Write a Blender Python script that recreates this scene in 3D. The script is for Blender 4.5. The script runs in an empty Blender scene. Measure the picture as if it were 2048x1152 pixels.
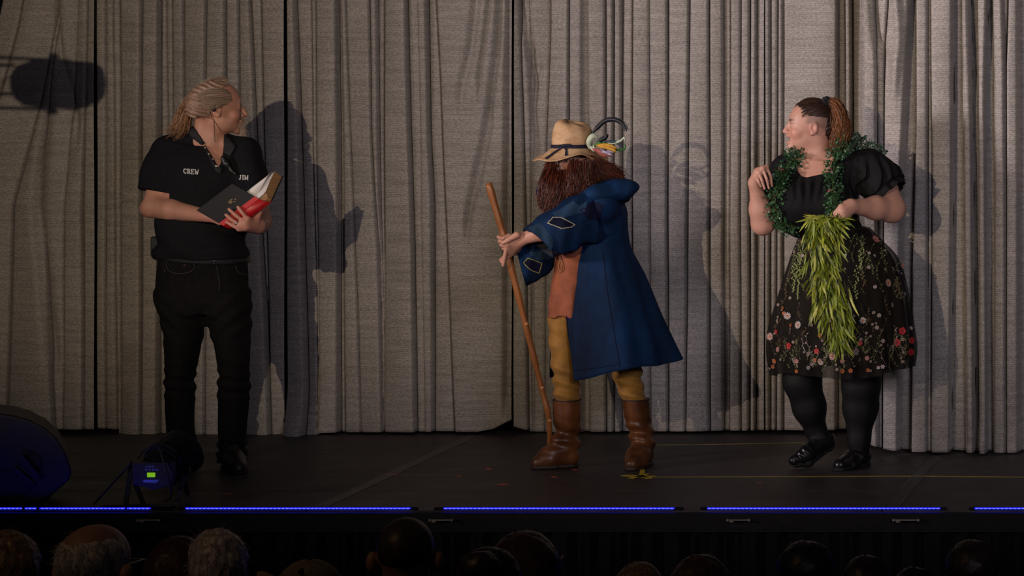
import bpy, bmesh, math, random
import numpy as np
from mathutils import Vector, Matrix, Quaternion
from mathutils.bvhtree import BVHTree

# ------------------------------------------------------------------ camera
# The photograph is treated as 2048x1152.  World: X right, Y away from the
# audience (stage front edge is Y=0), Z up (stage boards are Z=0).
FPX, VX, VY = 6622.0, 2568.0, 113.0
CAMY, CAMZ = -14.0, 1.92
scn = bpy.context.scene
cam_d = bpy.data.cameras.new('camera'); cam = bpy.data.objects.new('camera', cam_d)
scn.collection.objects.link(cam); scn.camera = cam
cam.location = (0, CAMY, CAMZ); cam.rotation_euler = (math.pi/2, 0, 0)
cam_d.sensor_width = 36.0; cam_d.lens = FPX/2048*36.0
cam_d.shift_x = -(VX-1024)/2048; cam_d.shift_y = -(576-VY)/2048
cam_d.clip_start = 0.1; cam_d.clip_end = 200
# ------------------------------------------------------------------ world, light, exposure
scn.view_settings.view_transform = 'Standard'; scn.view_settings.look = 'None'
scn.view_settings.gamma = 1; scn.view_settings.exposure = -0.12; scn.view_settings.use_curve_mapping = False
world = bpy.data.worlds.new('hall'); scn.world = world; world.use_nodes = True
world.node_tree.nodes['Background'].inputs[0].default_value = (0.55, 0.5, 0.75, 1)
world.node_tree.nodes['Background'].inputs[1].default_value = 0.010

def spot(name, loc, target, watts, colour, angle, blend, radius):
    l = bpy.data.lights.new(name, 'SPOT'); l.energy = watts; l.color = colour
    l.spot_size = math.radians(angle); l.spot_blend = blend; l.shadow_soft_size = radius
    o = bpy.data.objects.new(name, l); scn.collection.objects.link(o)
    o.location = loc
    o.rotation_euler = (Vector(target)-Vector(loc)).to_track_quat('-Z', 'Y').to_euler()
    return o
KEY = (-4.05, -8.6, 2.75)
spot('front_spotlight', KEY, (-3.6, 2.3, 1.9), 1190, (1.0, 0.80, 0.58), 46, 0.8, 0.012)
spot('side_wash_left', (-12.0, -6.5, 3.4), (-0.9, 2.1, 2.25), 5000, (1.0, 0.86, 0.88), 28, 1.0, 0.9)
spot('wash_light_right', (1.5, -9.5, 3.4), (-2.3, 2.4, 1.7), 1150, (0.92, 0.86, 1.0), 34, 1.0, 0.9)
spot('audience_fill', (-5.6, -7.2, 5.2), (-3.3, -3.9, 0.3), 60, (1.0, 0.62, 0.30), 70, 1.0, 0.3)  # unseen lamp added to lift the dark audience heads

# ------------------------------------------------------------------ helpers
COL = scn.collection
def bx(J_, x0, y0, x1, y1, r=.45):
    a, b = J_(x0, y0), J_(x1, y1); return np.minimum(a, b)-(0, r, 0), np.maximum(a, b)+(0, r, 0)
def P(px, py, Y):
    d = Y-CAMY
    return np.array(((px-VX)*d/FPX, Y, CAMZ-(py-VY)*d/FPX))
def M(px, Y):                       # pixels -> metres at depth Y
    return px*(Y-CAMY)/FPX
def Vn(a):
    a = np.asarray(a, float); return a/np.linalg.norm(a)

# --- materials
def new_mat(name):
    m = bpy.data.materials.new(name); m.use_nodes = True
    nt = m.node_tree; b = nt.nodes['Principled BSDF']
    return m, nt, b
def coords(nt, scale=(1, 1, 1), uv=False):
    tc = nt.nodes.new('ShaderNodeTexCoord'); mp = nt.nodes.new('ShaderNodeMapping')
    nt.links.new(tc.outputs['UV' if uv else 'Object'], mp.inputs['Vector'])
    mp.inputs['Scale'].default_value = scale
    return mp.outputs[0]
def noise_node(nt, vec, scale, detail=3, rough=0.6):
    n = nt.nodes.new('ShaderNodeTexNoise'); nt.links.new(vec, n.inputs['Vector'])
    n.inputs['Scale'].default_value = scale; n.inputs['Detail'].default_value = detail
    n.inputs['Roughness'].default_value = rough
    return n.outputs['Fac']
def ramp(nt, fac, stops):
    r = nt.nodes.new('ShaderNodeValToRGB'); nt.links.new(fac, r.inputs[0])
    e = r.color_ramp.elements
    e[0].position, e[0].color = stops[0][0], (*stops[0][1], 1)
    e[1].position, e[1].color = stops[-1][0], (*stops[-1][1], 1)
    for p, c in stops[1:-1]:
        n = e.new(p); n.color = (*c, 1)
    return r.outputs[0]
def bump(nt, b, h, strength, dist):
    n = nt.nodes.new('ShaderNodeBump'); n.inputs['Strength'].default_value = strength
    n.inputs['Distance'].default_value = dist; nt.links.new(h, n.inputs['Height'])
    nt.links.new(n.outputs[0], b.inputs['Normal'])
def mat(name, c, rough=0.6, var=0.25, scale=20, stretch=(1, 1, 1), bumps=0.0, bdist=0.003, metal=0.0, sheen=0.0, emit=None, estr=0.0, spec=None):
    m, nt, b = new_mat(name)
    v = coords(nt, stretch); n = noise_node(nt, v, scale)
    lo = tuple(x*(1-var) for x in c); hi = tuple(min(1, x*(1+var)) for x in c)
    nt.links.new(ramp(nt, n, [(0.3, lo), (0.7, hi)]), b.inputs['Base Color'])
    b.inputs['Roughness'].default_value = rough; b.inputs['Metallic'].default_value = metal
    if sheen: b.inputs['Sheen Weight'].default_value = sheen
    if spec is not None: b.inputs['Specular IOR Level'].default_value = spec
    if bumps: bump(nt, b, n, bumps, bdist)
    if emit:
        b.inputs['Emission Color'].default_value = (*emit, 1); b.inputs['Emission Strength'].default_value = estr
    return m
def tint_mat(name, rough=0.5, var=0.12, scale=60, bumps=0.0, bdist=0.002, sheen=0.0, sss=0.0):
    m, nt, b = new_mat(name)
    a = nt.nodes.new('ShaderNodeAttribute'); a.attribute_name = 'tint'
    n = noise_node(nt, coords(nt), scale)
    mx = nt.nodes.new('ShaderNodeMix'); mx.data_type = 'RGBA'; mx.blend_type = 'MULTIPLY'; mx.inputs['Factor'].default_value = 1
    nt.links.new(a.outputs['Color'], mx.inputs['A'])
    nt.links.new(ramp(nt, n, [(0.3, (1-var,)*3), (0.7, (1, 1, 1))]), mx.inputs['B'])
    nt.links.new(mx.outputs['Result'], b.inputs['Base Color'])
    b.inputs['Roughness'].default_value = rough
    if sheen: b.inputs['Sheen Weight'].default_value = sheen
    if sss:
        b.inputs['Subsurface Weight'].default_value = sss
        b.inputs['Subsurface Radius'].default_value = (0.010, 0.004, 0.002)
        b.inputs['Subsurface Scale'].default_value = 1.0
    if bumps: bump(nt, b, n, bumps, bdist)
    return m

# --- objects
def mesh_np(name, v, f, smooth=True, tint=None, uv=None):
    """v (n,3) array; f (m,3|4) array or list of index tuples"""
    me = bpy.data.meshes.new(name)
    v = np.asarray(v, np.float32)
    if isinstance(f, np.ndarray):
        k = f.shape[1]; m = len(f)
        me.vertices.add(len(v)); me.vertices.foreach_set('co', v.ravel())
        me.loops.add(m*k); me.loops.foreach_set('vertex_index', f.astype(np.int32).ravel())
        me.polygons.add(m); me.polygons.foreach_set('loop_start', np.arange(0, m*k, k, dtype=np.int32))
        me.update(calc_edges=True)
    else:
        me.from_pydata([tuple(map(float, x)) for x in v], [], f); me.update()
    if smooth: me.polygons.foreach_set('use_smooth', np.ones(len(me.polygons), bool))
    if tint is not None:
        a = me.attributes.new('tint', 'FLOAT_COLOR', 'POINT')
        c = np.ones((len(v), 4), np.float32); c[:, :3] = tint
        a.data.foreach_set('color', c.ravel())
    if uv is not None:
        l = me.uv_layers.new(name='UVMap'); vi = np.empty(len(me.loops), np.int32)
        me.loops.foreach_get('vertex_index', vi)
        l.data.foreach_set('uv', np.asarray(uv, np.float32)[vi].ravel())
    me.validate()
    return me
def put(name, me, m=None, parent=None, **kw):
    o = bpy.data.objects.new(name, me); COL.objects.link(o)
    if m is not None and me is not None:
        if len(me.materials) == 0: me.materials.append(m)
    if parent is not None:
        o.parent = parent
        o.matrix_parent_inverse = Matrix.Translation(-BASE.get(parent.name, Vector((0, 0, 0))))
    for k, v in kw.items(): o[k] = v
    return o
BASE = {}
def thing(name, loc, label, category, group=None):
    o = bpy.data.objects.new(name, None); COL.objects.link(o)
    o.empty_display_size = 0.05
    o.location = [float(x) for x in loc]; BASE[o.name] = Vector(o.location)
    o['label'] = label; o['category'] = category
    if group: o['group'] = group
    return o
def solid(o, t, offset=-1):
    s = o.modifiers.new('thickness', 'SOLIDIFY'); s.thickness = t; s.offset = offset; return o
def bevel(o, w, seg=2):
    b = o.modifiers.new('bevel', 'BEVEL'); b.width = w; b.segments = seg; b.limit_method = 'ANGLE'; return o

class MB:
    def __init__(s): s.v = []; s.f = []
    def add(s, v, f):
        n = len(s.v); s.v += [tuple(map(float, x)) for x in v]; s.f += [tuple(i+n for i in q) for q in f]; return s
    def box(s, c, size, R=None):
        h = np.array(size)/2; c = np.array(c, float)
        pts = [np.array((x, y, z))*h for x in (-1, 1) for y in (-1, 1) for z in (-1, 1)]
        if R is not None: pts = [R@p for p in pts]
        return s.add([c+p for p in pts], [(0, 1, 3, 2), (4, 6, 7, 5), (0, 4, 5, 1), (2, 3, 7, 6), (0, 2, 6, 4), (1, 5, 7, 3)])
    def cyl(s, a, b, r0, r1=None, n=16, cap=True):
        r1 = r0 if r1 is None else r1
        a = np.array(a, float); b = np.array(b, float); t = Vn(b-a)
        u = Vn(np.cross(t, (0, 0, 1) if abs(t[2]) < .9 else (1, 0, 0))); w = np.cross(t, u)
        v = []
        for c, r in ((a, r0), (b, r1)):
            for i in range(n):
                q = 2*math.pi*i/n; v.append(c+r*(math.cos(q)*u+math.sin(q)*w))
        f = [(i, (i+1) % n, n+(i+1) % n, n+i) for i in range(n)]
        if cap: f += [tuple(range(n))[::-1], tuple(range(n, 2*n))]
        return s.add(v, f)
    def prism(s, poly, ext):
        """poly: list of 3-D points (planar), ext: 3-D vector"""
        n = len(poly); e = np.array(ext, float); p = [np.array(q, float) for q in poly]
        return s.add(p+[q+e for q in p], [tuple(range(n))[::-1], tuple(range(n, 2*n))]+[(i, (i+1) % n, n+(i+1) % n, n+i) for i in range(n)])
    def mesh(s, name, smooth=False):
        me = mesh_np(name, np.array(s.v), s.f, smooth)
        bm = bmesh.new(); bm.from_mesh(me); bmesh.ops.recalc_face_normals(bm, faces=bm.faces); bm.to_mesh(me); bm.free()
        return me

def resample(pts, n):
    pts = np.asarray(pts, float); k = len(pts)
    # Catmull-Rom through the points
    ext = np.vstack([2*pts[0]-pts[1], pts, 2*pts[-1]-pts[-2]])
    t = np.linspace(0, k-1-1e-9, n); i = t.astype(int); u = (t-i)[:, None]
    a, b, c, d = ext[i], ext[i+1], ext[i+2], ext[i+3]
    return .5*((2*b)+(-a+c)*u+(2*a-5*b+4*c-d)*u*u+(-a+3*b-3*c+d)*u**3)
def tubes(paths, radii, sides=4, flat=1.0):
    """paths (N,n,3), radii (N,n) -> verts, quads"""
    paths = np.asarray(paths, float); N, n, _ = paths.shape
    radii = np.broadcast_to(np.asarray(radii, float), (N, n))
    t = np.gradient(paths, axis=1); t /= np.linalg.norm(t, axis=2, keepdims=True)+1e-12
    ref = np.array((0.31, 0.87, 0.38)); u = np.cross(t, ref); u /= np.linalg.norm(u, axis=2, keepdims=True)+1e-12
    w = np.cross(t, u)
    a = np.arange(sides)*2*math.pi/sides
    ring = paths[:, :, None]+radii[:, :, None, None]*(np.cos(a)[None, None, :, None]*u[:, :, None]+flat*np.sin(a)[None, None, :, None]*w[:, :, None])
    v = ring.reshape(-1, 3)
    k, i, j = np.meshgrid(np.arange(N), np.arange(n-1), np.arange(sides), indexing='ij')
    b = (k*n+i)*sides; j2 = (j+1) % sides
    f = np.stack([b+j, b+j2, b+sides+j2, b+sides+j], -1).reshape(-1, 4)
    return v, f
def tube(name, pts, r, m, parent=None, n=24, sides=10, **kw):
    p = resample(pts, n); rr = np.interp(np.linspace(0, 1, n), np.linspace(0, 1, len(np.atleast_1d(r))), np.atleast_1d(r)) if np.size(r) > 1 else np.full(n, r)
    v, f = tubes(p[None], rr[None], sides)
    f = [tuple(q) for q in f]+[tuple(range(sides))[::-1], tuple(range((n-1)*sides, n*sides))]
    return put(name, mesh_np(name, v, f), m, parent, **kw)
def strands(name, guides, n, spread, r0, r1, m, parent=None, seg=14, wave=0.0, seed=0, sides=3, spread_tip=None, lenvar=0.25, c0=None, c1=None, kind='stuff'):
    """hair: n strands scattered about interpolated guides"""
    rng = np.random.default_rng(seed); G = np.array([resample(g, seg) for g in guides]); k = len(G)
    g = rng.uniform(0, k-1-1e-6, n) if k > 1 else np.zeros(n)
    i = g.astype(int); u = (g-i)[:, None, None]
    p = G[i]*(1-u)+G[np.minimum(i+1, k-1)]*u
    off = rng.normal(0, 1, (n, 3)); tt = np.linspace(0, 1, seg)[None, :, None]
    st = spread if spread_tip is None else spread_tip
    p = p+off[:, None]*(spread*(1-tt)+st*tt)
    if wave:
        ph = rng.uniform(0, 6.28, (n, 1, 3)); fr = rng.uniform(1.2, 2.6, (n, 1, 1))
        p = p+wave*np.sin(tt*fr*6.28+ph)*tt
    L = 1-lenvar*rng.random((n, 1, 1))
    # shorten: re-sample along own parameter
    s = np.clip(np.linspace(0, 1, seg)[None, :]*L[:, :, 0]*(seg-1), 0, seg-1-1e-6); a = s.astype(int); w = (s-a)[:, :, None]
    ar = np.arange(n)[:, None]; p = p[ar, a]*(1-w)+p[ar, np.minimum(a+1, seg-1)]*w
    r = np.linspace(1, 0, seg)[None]**.6*(r0-r1)+r1
    v, f = tubes(p, np.broadcast_to(r, (n, seg)), sides)
    tint = None
    if c0 is not None:
        q = rng.random(n)[:, None]; c = np.array(c0)*(1-q)+np.array(c1)*q
        tint = np.repeat(c, seg*sides, axis=0)
    o = put(name, mesh_np(name, v, f, True, tint), m, parent)
    if kind: o['kind'] = kind
    return o

# --- value noise
_rng = np.random.default_rng(5); _T = _rng.random((32, 32, 32)).astype(np.float32)
def vnoise(x, y, z):
    xi, yi, zi = np.floor(x).astype(int), np.floor(y).astype(int), np.floor(z).astype(int)
    fx, fy, fz = x-xi, y-yi, z-zi
    fx, fy, fz = fx*fx*(3-2*fx), fy*fy*(3-2*fy), fz*fz*(3-2*fz)
    g = lambda a, b, c: _T[(xi+a) & 31, (yi+b) & 31, (zi+c) & 31]
    l = lambda a, b, t: a+(b-a)*t
    return l(l(l(g(0, 0, 0), g(1, 0, 0), fx), l(g(0, 1, 0), g(1, 1, 0), fx), fy), l(l(g(0, 0, 1), g(1, 0, 1), fx), l(g(0, 1, 1), g(1, 1, 1), fx), fy), fz)-0.5

# --- signed distance sculpting on a grid, surfaced with surface nets
class SDF:
    def __init__(s, lo, hi, h):
        lo, hi = np.minimum(lo, hi), np.maximum(lo, hi)
        s.lo = np.array(lo, float); s.h = h
        s.n = np.ceil((np.array(hi)-s.lo)/h).astype(int)+1
        s.v = np.full(s.n, 1.0, np.float32)
    def sub(s, lo, hi):
        a = np.clip(np.floor((np.array(lo)-s.lo)/s.h).astype(int), 0, s.n-1)
        b = np.clip(np.ceil((np.array(hi)-s.lo)/s.h).astype(int)+1, 1, s.n)
        if (b <= a).any(): return None, None
        ax = [(s.lo[i]+s.h*np.arange(a[i], b[i])).astype(np.float32) for i in range(3)]
        return tuple(slice(a[i], b[i]) for i in range(3)), (ax[0][:, None, None], ax[1][None, :, None], ax[2][None, None, :])
    def apply(s, lo, hi, fn, k=0.0, op='u'):
        pad = k+3*s.h+0.004
        sl, g = s.sub(np.array(lo)-pad, np.array(hi)+pad)
        if sl is None: return s
        d = fn(*g); a = s.v[sl]
        if op == 'u':
            r = np.minimum(a, d)
            if k: r = r-np.maximum(k-np.abs(a-d), 0)**2/(4*k)
        else:
            d = -d; r = np.maximum(a, d)
            if k: r = r+np.maximum(k-np.abs(a-d), 0)**2/(4*k)
        s.v[sl] = r
        return s
    def cone(s, a, b, ra, rb=None, k=0.0, op='u', flat=None):
        """tapered capsule; flat=(unit normal, factor) squashes it along the normal"""
        rb = ra if rb is None else rb
        a = np.array(a, float); b = np.array(b, float); ba = b-a; L2 = max(float(ba@ba), 1e-12)
        def fn(x, y, z):
            t = np.clip(((x-a[0])*ba[0]+(y-a[1])*ba[1]+(z-a[2])*ba[2])/L2, 0, 1)
            qx, qy, qz = x-a[0]-t*ba[0], y-a[1]-t*ba[1], z-a[2]-t*ba[2]
            m = 1.0
            if flat is not None:
                n, fac = flat; e = (qx*n[0]+qy*n[1]+qz*n[2])*(1/fac-1)
                qx, qy, qz = qx+e*n[0], qy+e*n[1], qz+e*n[2]; m = min(1, fac)
            return (np.sqrt(qx*qx+qy*qy+qz*qz)-(ra+(rb-ra)*t))*m
        R = max(ra, rb)
        if flat is not None and flat[1] > 1: R *= flat[1]
        return s.apply(np.minimum(a, b)-R, np.maximum(a, b)+R, fn, k, op)
    def chain(s, pts, rs, k=0.0, **kw):
        for i in range(len(pts)-1): s.cone(pts[i], pts[i+1], rs[i], rs[i+1], k, **kw)
        return s
    def ell(s, c, r, R=None, k=0.0, op='u'):
        c = np.array(c, float); r = np.array(r, float); R = np.eye(3) if R is None else np.array(R)
        def fn(x, y, z):
            X, Y, Z = x-c[0], y-c[1], z-c[2]
            q = [(X*R[i][0]+Y*R[i][1]+Z*R[i][2]) for i in range(3)]
            k0 = np.sqrt((q[0]/r[0])**2+(q[1]/r[1])**2+(q[2]/r[2])**2)
            k1 = np.sqrt((q[0]/r[0]**2)**2+(q[1]/r[1]**2)**2+(q[2]/r[2]**2)**2)
            return k0*(k0-1)/np.maximum(k1, 1e-6)
        e = np.abs(R).T@r
        return s.apply(c-e, c+e, fn, k, op)
    def loft(s, st, k=0.0, op='u', off=0.0, yaw=0.0, power=2.0):
        """stations (z, cx, cy, rx, ry) in any order"""
        st = np.array(sorted(st), float); zz = np.linspace(st[0, 0], st[-1, 0], 80)
        p = resample(st, 400); p = p[np.argsort(p[:, 0])]
        cy, sy = math.cos(yaw), math.sin(yaw)
        def fn(x, y, z):
            zf = np.clip(z, st[0, 0], st[-1, 0]); f = lambda i: np.interp(zf.ravel(), p[:, 0], p[:, i]).reshape(zf.shape).astype(np.float32)
            X, Y = x-f(1), y-f(2); rx, ry = f(3)+off, f(4)+off
            u, v = X*cy+Y*sy, -X*sy+Y*cy
            if power == 2: q = np.sqrt((u/rx)**2+(v/ry)**2)
            else: q = (np.abs(u/rx)**power+np.abs(v/ry)**power)**(1/power)
            d = (q-1)*np.minimum(rx, ry)
            e = np.maximum(np.maximum(st[0, 0]-off-z, z-st[-1, 0]-off), 0)
            return np.where(e > 0, np.sqrt(np.maximum(d, 0)**2+e*e), d)+0*x
        m = max(st[:, 3].max(), st[:, 4].max())+off
        return s.apply((st[:, 1].min()-m, st[:, 2].min()-m, st[0, 0]-off), (st[:, 1].max()+m, st[:, 2].max()+m, st[-1, 0]+off), fn, k, op)
    def plane(s, p, n, k=0.0, lo=None, hi=None):
        """keep the side the normal points away from"""
        p = np.array(p, float); n = Vn(n)
        lo = s.lo if lo is None else lo; hi = s.lo+s.h*s.n if hi is None else hi
        sl, (x, y, z) = s.sub(np.minimum(lo, hi), np.maximum(lo, hi))
        s.v[sl] = np.maximum(s.v[sl], (x-p[0])*n[0]+(y-p[1])*n[1]+(z-p[2])*n[2]); return s
    def near(s, w=0.04):
        i = np.argwhere(np.abs(s.v) < w); return i, s.lo+s.h*i
    def disp(s, fn, w=0.05):
        i, p = s.near(w); s.v[tuple(i.T)] += fn(p[:, 0], p[:, 1], p[:, 2]).astype(np.float32); return s
    def cut_region(s, sd, w=0.06):
        """remove where the region distance sd(p) < 0"""
        i, p = s.near(w); q = tuple(i.T); s.v[q] = np.maximum(s.v[q], -sd(p).astype(np.float32)); return s
    def copy(s):
        o = SDF.__new__(SDF); o.lo, o.h, o.n, o.v = s.lo, s.h, s.n, s.v.copy(); return o
    def surf(s, smooth=1):
        v = s.v; v[0] = v[-1] = 1; v[:, 0] = v[:, -1] = 1; v[:, :, 0] = v[:, :, -1] = 1
        g = v < 0; n = s.n
        c = np.zeros(n-1, np.uint8)
        for a in (0, 1):
            for b in (0, 1):
                for d in (0, 1):
                    c += g[a:n[0]-1+a, b:n[1]-1+b, d:n[2]-1+d]
        act = np.argwhere((c > 0) & (c < 8)); idx = -np.ones(n-1, np.int32); idx[tuple(act.T)] = np.arange(len(act))
        cor = np.array([(a, b, d) for a in (0, 1) for b in (0, 1) for d in (0, 1)])
        val = np.stack([v[tuple((act+o).T)] for o in cor], 1)
        acc = np.zeros((len(act), 3)); cnt = np.zeros(len(act))
        for i in range(8):
            for ax in range(3):
                j = i | (4 >> ax)
                if j == i: continue
                a, b = val[:, i], val[:, j]; m = (a < 0) != (b < 0)
                t = np.where(m, a/np.where(m, a-b, 1), 0)
                acc[m] += cor[i]+t[m, None]*(cor[j]-cor[i]); cnt[m] += 1
        V = s.lo+s.h*(act+acc/cnt[:, None])
        Fs = []
        for ax in range(3):
            o1, o2 = [(1, 2), (2, 0), (0, 1)][ax]
            sh = [slice(None)]*3; sh2 = [slice(None)]*3; sh[ax] = slice(0, -1); sh2[ax] = slice(1, None)
            A, B = g[tuple(sh)], g[tuple(sh2)]
            e = np.argwhere(A != B); e = e[(e[:, o1] > 0) & (e[:, o2] > 0) & (e[:, o1] < n[o1]-1) & (e[:, o2] < n[o2]-1)]
            inside = A[tuple(e.T)]
            def cell(d1, d2):
                q = e.copy(); q[:, o1] -= d1; q[:, o2] -= d2; return idx[tuple(q.T)]
            q = np.stack([cell(1, 1), cell(0, 1), cell(0, 0), cell(1, 0)], 1)
            q[~inside] = q[~inside][:, ::-1]; Fs.append(q)
        Fq = np.vstack(Fs)
        Fq = Fq[(Fq >= 0).all(1)]
        for _ in range(smooth):
            S = np.zeros_like(V); w = np.zeros(len(V))
            for a in range(4):
                b = (a+1) % 4
                np.add.at(S, Fq[:, a], V[Fq[:, b]]); np.add.at(w, Fq[:, a], 1)
                np.add.at(S, Fq[:, b], V[Fq[:, a]]); np.add.at(w, Fq[:, b], 1)
            V = V*.5+.5*S/np.maximum(w, 1)[:, None]
        return V, Fq

def poly_sd(poly, Y=None):
    """distance function (metres) to a polygon given in photo pixels, swept along the sight lines"""
    pl = np.array(poly, float)
    def sd(p):
        d = p[:, 1]-CAMY; x = VX+FPX*p[:, 0]/d; y = VY+(CAMZ-p[:, 2])*FPX/d
        best = np.full(len(p), 1e9); ins = np.zeros(len(p), bool)
        for i in range(len(pl)):
            a, b = pl[i], pl[(i+1) % len(pl)]; e = b-a
            t = np.clip(((x-a[0])*e[0]+(y-a[1])*e[1])/max(e@e, 1e-9), 0, 1)
            best = np.minimum(best, (x-a[0]-t*e[0])**2+(y-a[1]-t*e[1])**2)
            c = ((a[1] > y) != (b[1] > y)); dy = b[1]-a[1] if b[1] != a[1] else 1e-9
            ins ^= c & (x < (b[0]-a[0])*(y-a[1])/dy+a[0])
        return np.where(ins, -1, 1)*np.sqrt(best)*d/FPX
    return sd
EYE = Vector((0, CAMY, CAMZ))
def bvh(*objs):
    vs, fs = [], []
    for o in objs:
        me = o.data; n = len(vs)
        off = o.matrix_basis.to_translation() if o.parent is None else Vector((0, 0, 0))
        vs += [v.co.copy()+off for v in me.vertices]; fs += [tuple(i+n for i in p.vertices) for p in me.polygons]
    return BVHTree.FromPolygons(vs, fs)
def hit(tree, px, py, fallbackY=None):
    d = Vector(P(px, py, 1.0))-EYE; d.normalize()
    r = tree.ray_cast(EYE, d)
    if r[0] is None:
        if fallbackY is None: return None, None
        return Vector(P(px, py, fallbackY)), -d
    n = r[1] if r[1].dot(d) < 0 else -r[1]
    return r[0], n
def patch(name, polys, tree, m, parent, eps=0.002, thick=0.0, fallbackY=None, cuts=2, sub=None):
    """cloth patches / lettering lying on a surface: polygons in photo pixels dropped on it"""
    bm = bmesh.new()
    for pl in polys:
        f = bm.faces.new([bm.verts.new((x, y, 0)) for x, y in pl])
    bmesh.ops.triangulate(bm, faces=bm.faces[:])
    for _ in range(cuts): bmesh.ops.subdivide_edges(bm, edges=bm.edges[:], cuts=1, use_grid_fill=True)
    last = None
    for v in bm.verts:
        p, n = hit(tree, v.co.x, v.co.y, fallbackY if fallbackY is not None else (last.y if last else 1.3))
        last = p
        v.co = p+n*eps
    bmesh.ops.recalc_face_normals(bm, faces=bm.faces)
    me = bpy.data.meshes.new(name); bm.to_mesh(me); bm.free()
    o = put(name, me, m, parent)
    if thick: solid(o, thick, 0)
    return o
def text_polys(txt, font_size, at, slant=0.0, step=(1, 0)):
    """mesh of lettering -> list of pixel polygons"""
    cu = bpy.data.curves.new('t', 'FONT'); cu.body = txt; cu.size = font_size; cu.resolution_u = 3
    o = bpy.data.objects.new('t', cu); COL.objects.link(o)
    dg = bpy.context.evaluated_depsgraph_get(); me = bpy.data.meshes.new_from_object(o.evaluated_get(dg))
    pl = [[(at[0]+me.vertices[i].co.x*step[0], at[1]-me.vertices[i].co.y+me.vertices[i].co.x*step[1]) for i in p.vertices] for p in me.polygons]
    bpy.data.objects.remove(o); bpy.data.curves.remove(cu); bpy.data.meshes.remove(me)
    return pl
# ================================================================== the setting
m_hall = mat('hall_floor_black', (0.012, 0.011, 0.012), 0.8, 0.3, 6)
m_wall = mat('black_wall', (0.010, 0.010, 0.011), 0.9, 0.2, 3)
floor = put('floor', MB().box((-3, -2, -0.80), (26, 30, 0.1)).mesh('floor'), m_hall, kind='structure')
put('wall_back', MB().box((-3, 6.2, 2.0), (26, 0.1, 5.6)).mesh('wall_back'), m_wall, kind='structure')

# --- stage
def deck_material():
    m, nt, b = new_mat('black_stage_paint')
    v = coords(nt, (1, 1, 1)); n1 = noise_node(nt, v, 3.0, 6, 0.65)
    v2 = coords(nt, (1.5, 26, 1)); n2 = noise_node(nt, v2, 4.0, 5, 0.7)
    mx = nt.nodes.new('ShaderNodeMath'); mx.operation = 'ADD'; nt.links.new(n1, mx.inputs[0]); nt.links.new(n2, mx.inputs[1])
    h = nt.nodes.new('ShaderNodeMath'); h.operation = 'MULTIPLY'; h.inputs[1].default_value = .5; nt.links.new(mx.outputs[0], h.inputs[0])
    nt.links.new(ramp(nt, h.outputs[0], [(0.36, (0.020, 0.017, 0.018)), (0.50, (0.042, 0.034, 0.034)), (0.64, (0.080, 0.066, 0.063))]), b.inputs['Base Color'])
    nt.links.new(ramp(nt, n1, [(0.3, (0.42,)*3), (0.7, (0.62,)*3)]), b.inputs['Roughness'])
    b.inputs['Specular IOR Level'].default_value = 0.3
    bump(nt, b, n2, 0.12, 0.002)
    return m
m_deck = deck_material()
m_rail = mat('black_rail_metal', (0.012, 0.0115, 0.012), 0.8, 0.2, 30, spec=.15)
m_gaff = mat('black_gaffer_tape', (0.020, 0.017, 0.017), 0.42, 0.2, 40)
m_scuff = mat('worn_tape_edge', (0.17, 0.145, 0.14), 0.6, 0.5, 30)
stage = thing('stage_platform', (-3.4, 0, 0), 'low black painted stage of large plywood deck boards', 'stage')
stage['kind'] = 'structure'
SEAM = [-4.135+2.435*k for k in range(-2, 3)]
ROWS = [0.0, 0.63, 1.30, 1.98, 2.66, 3.34, 4.02]
for i in range(len(SEAM)-1):
    x0, x1 = SEAM[i], SEAM[i+1]
    for j in range(len(ROWS)-1):
        b = MB().box(((x0+x1)/2, (ROWS[j]+ROWS[j+1])/2, -0.0125), (x1-x0-.004, ROWS[j+1]-ROWS[j]-.006, 0.025))
        bevel(put('deck_board', b.mesh('deck_board'), m_deck, stage), 0.002, 1)
put('support_frame', MB().box((-4.0, 2.0, -0.06), (9.6, 3.9, 0.066)).mesh('support_frame'), m_rail, stage)
e = MB().box((-4.0, -0.022, -0.047), (9.74, 0.03, 0.082)); e.box((-4.0, -0.040, -0.080), (9.74, 0.006, 0.012))
put('edge_rail', e.mesh('edge_rail'), m_rail, stage)
for k, x in enumerate(SEAM[1:4]):
    put('seam_tape', MB().box((x+.028, 2.0, 0.0008), (0.056, 3.96, 0.0012)).mesh('seam_tape'), m_gaff, stage)
    rr = random.Random(k+3)
    for sx in (-0.001, 0.057):
        y = 0.03
        while y < 3.0:
            l = rr.uniform(.12, .7)
            if rr.random() < (0.85 if y < 1.3 else .5) and k == 1 or rr.random() < .45:
                put('tape_edge', MB().box((x+sx, y+l/2, 0.0016), (rr.uniform(.004, .008) if k == 1 and y < .6 else .0035, l, 0.0008)).mesh('tape_edge'), m_scuff, stage)
            y += l+rr.uniform(.02, .2)

# --- black pleated skirt hung below the stage edge
m_skirt = mat('black_skirt_cloth', (0.005, 0.005, 0.0062), 0.9, 0.3, 20, spec=.15)
xs = np.linspace(-8.9, 0.9, 1500)
prof = 0.022*np.sin(xs*62+1.5*np.sin(xs*7)+0.8*np.sin(xs*23))+0.012*np.sin(xs*131+2*np.sin(xs*11))
zs = np.linspace(-0.745, -0.088, 8)
vv = np.stack([np.broadcast_to(xs[:, None], (1500, 8)), -0.03+prof[:, None]*np.linspace(1.3, .7, 8)[None], np.broadcast_to(zs[None], (1500, 8))], -1).reshape(-1, 3)
i, j = np.meshgrid(np.arange(1499), np.arange(7), indexing='ij'); b0 = i*8+j
sk = put('stage_skirt', mesh_np('stage_skirt', vv, np.stack([b0, b0+8, b0+9, b0+1], -1).reshape(-1, 4)), m_skirt,
         label='black pleated cloth skirt hanging below the stage edge', category='stage skirt')
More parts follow.
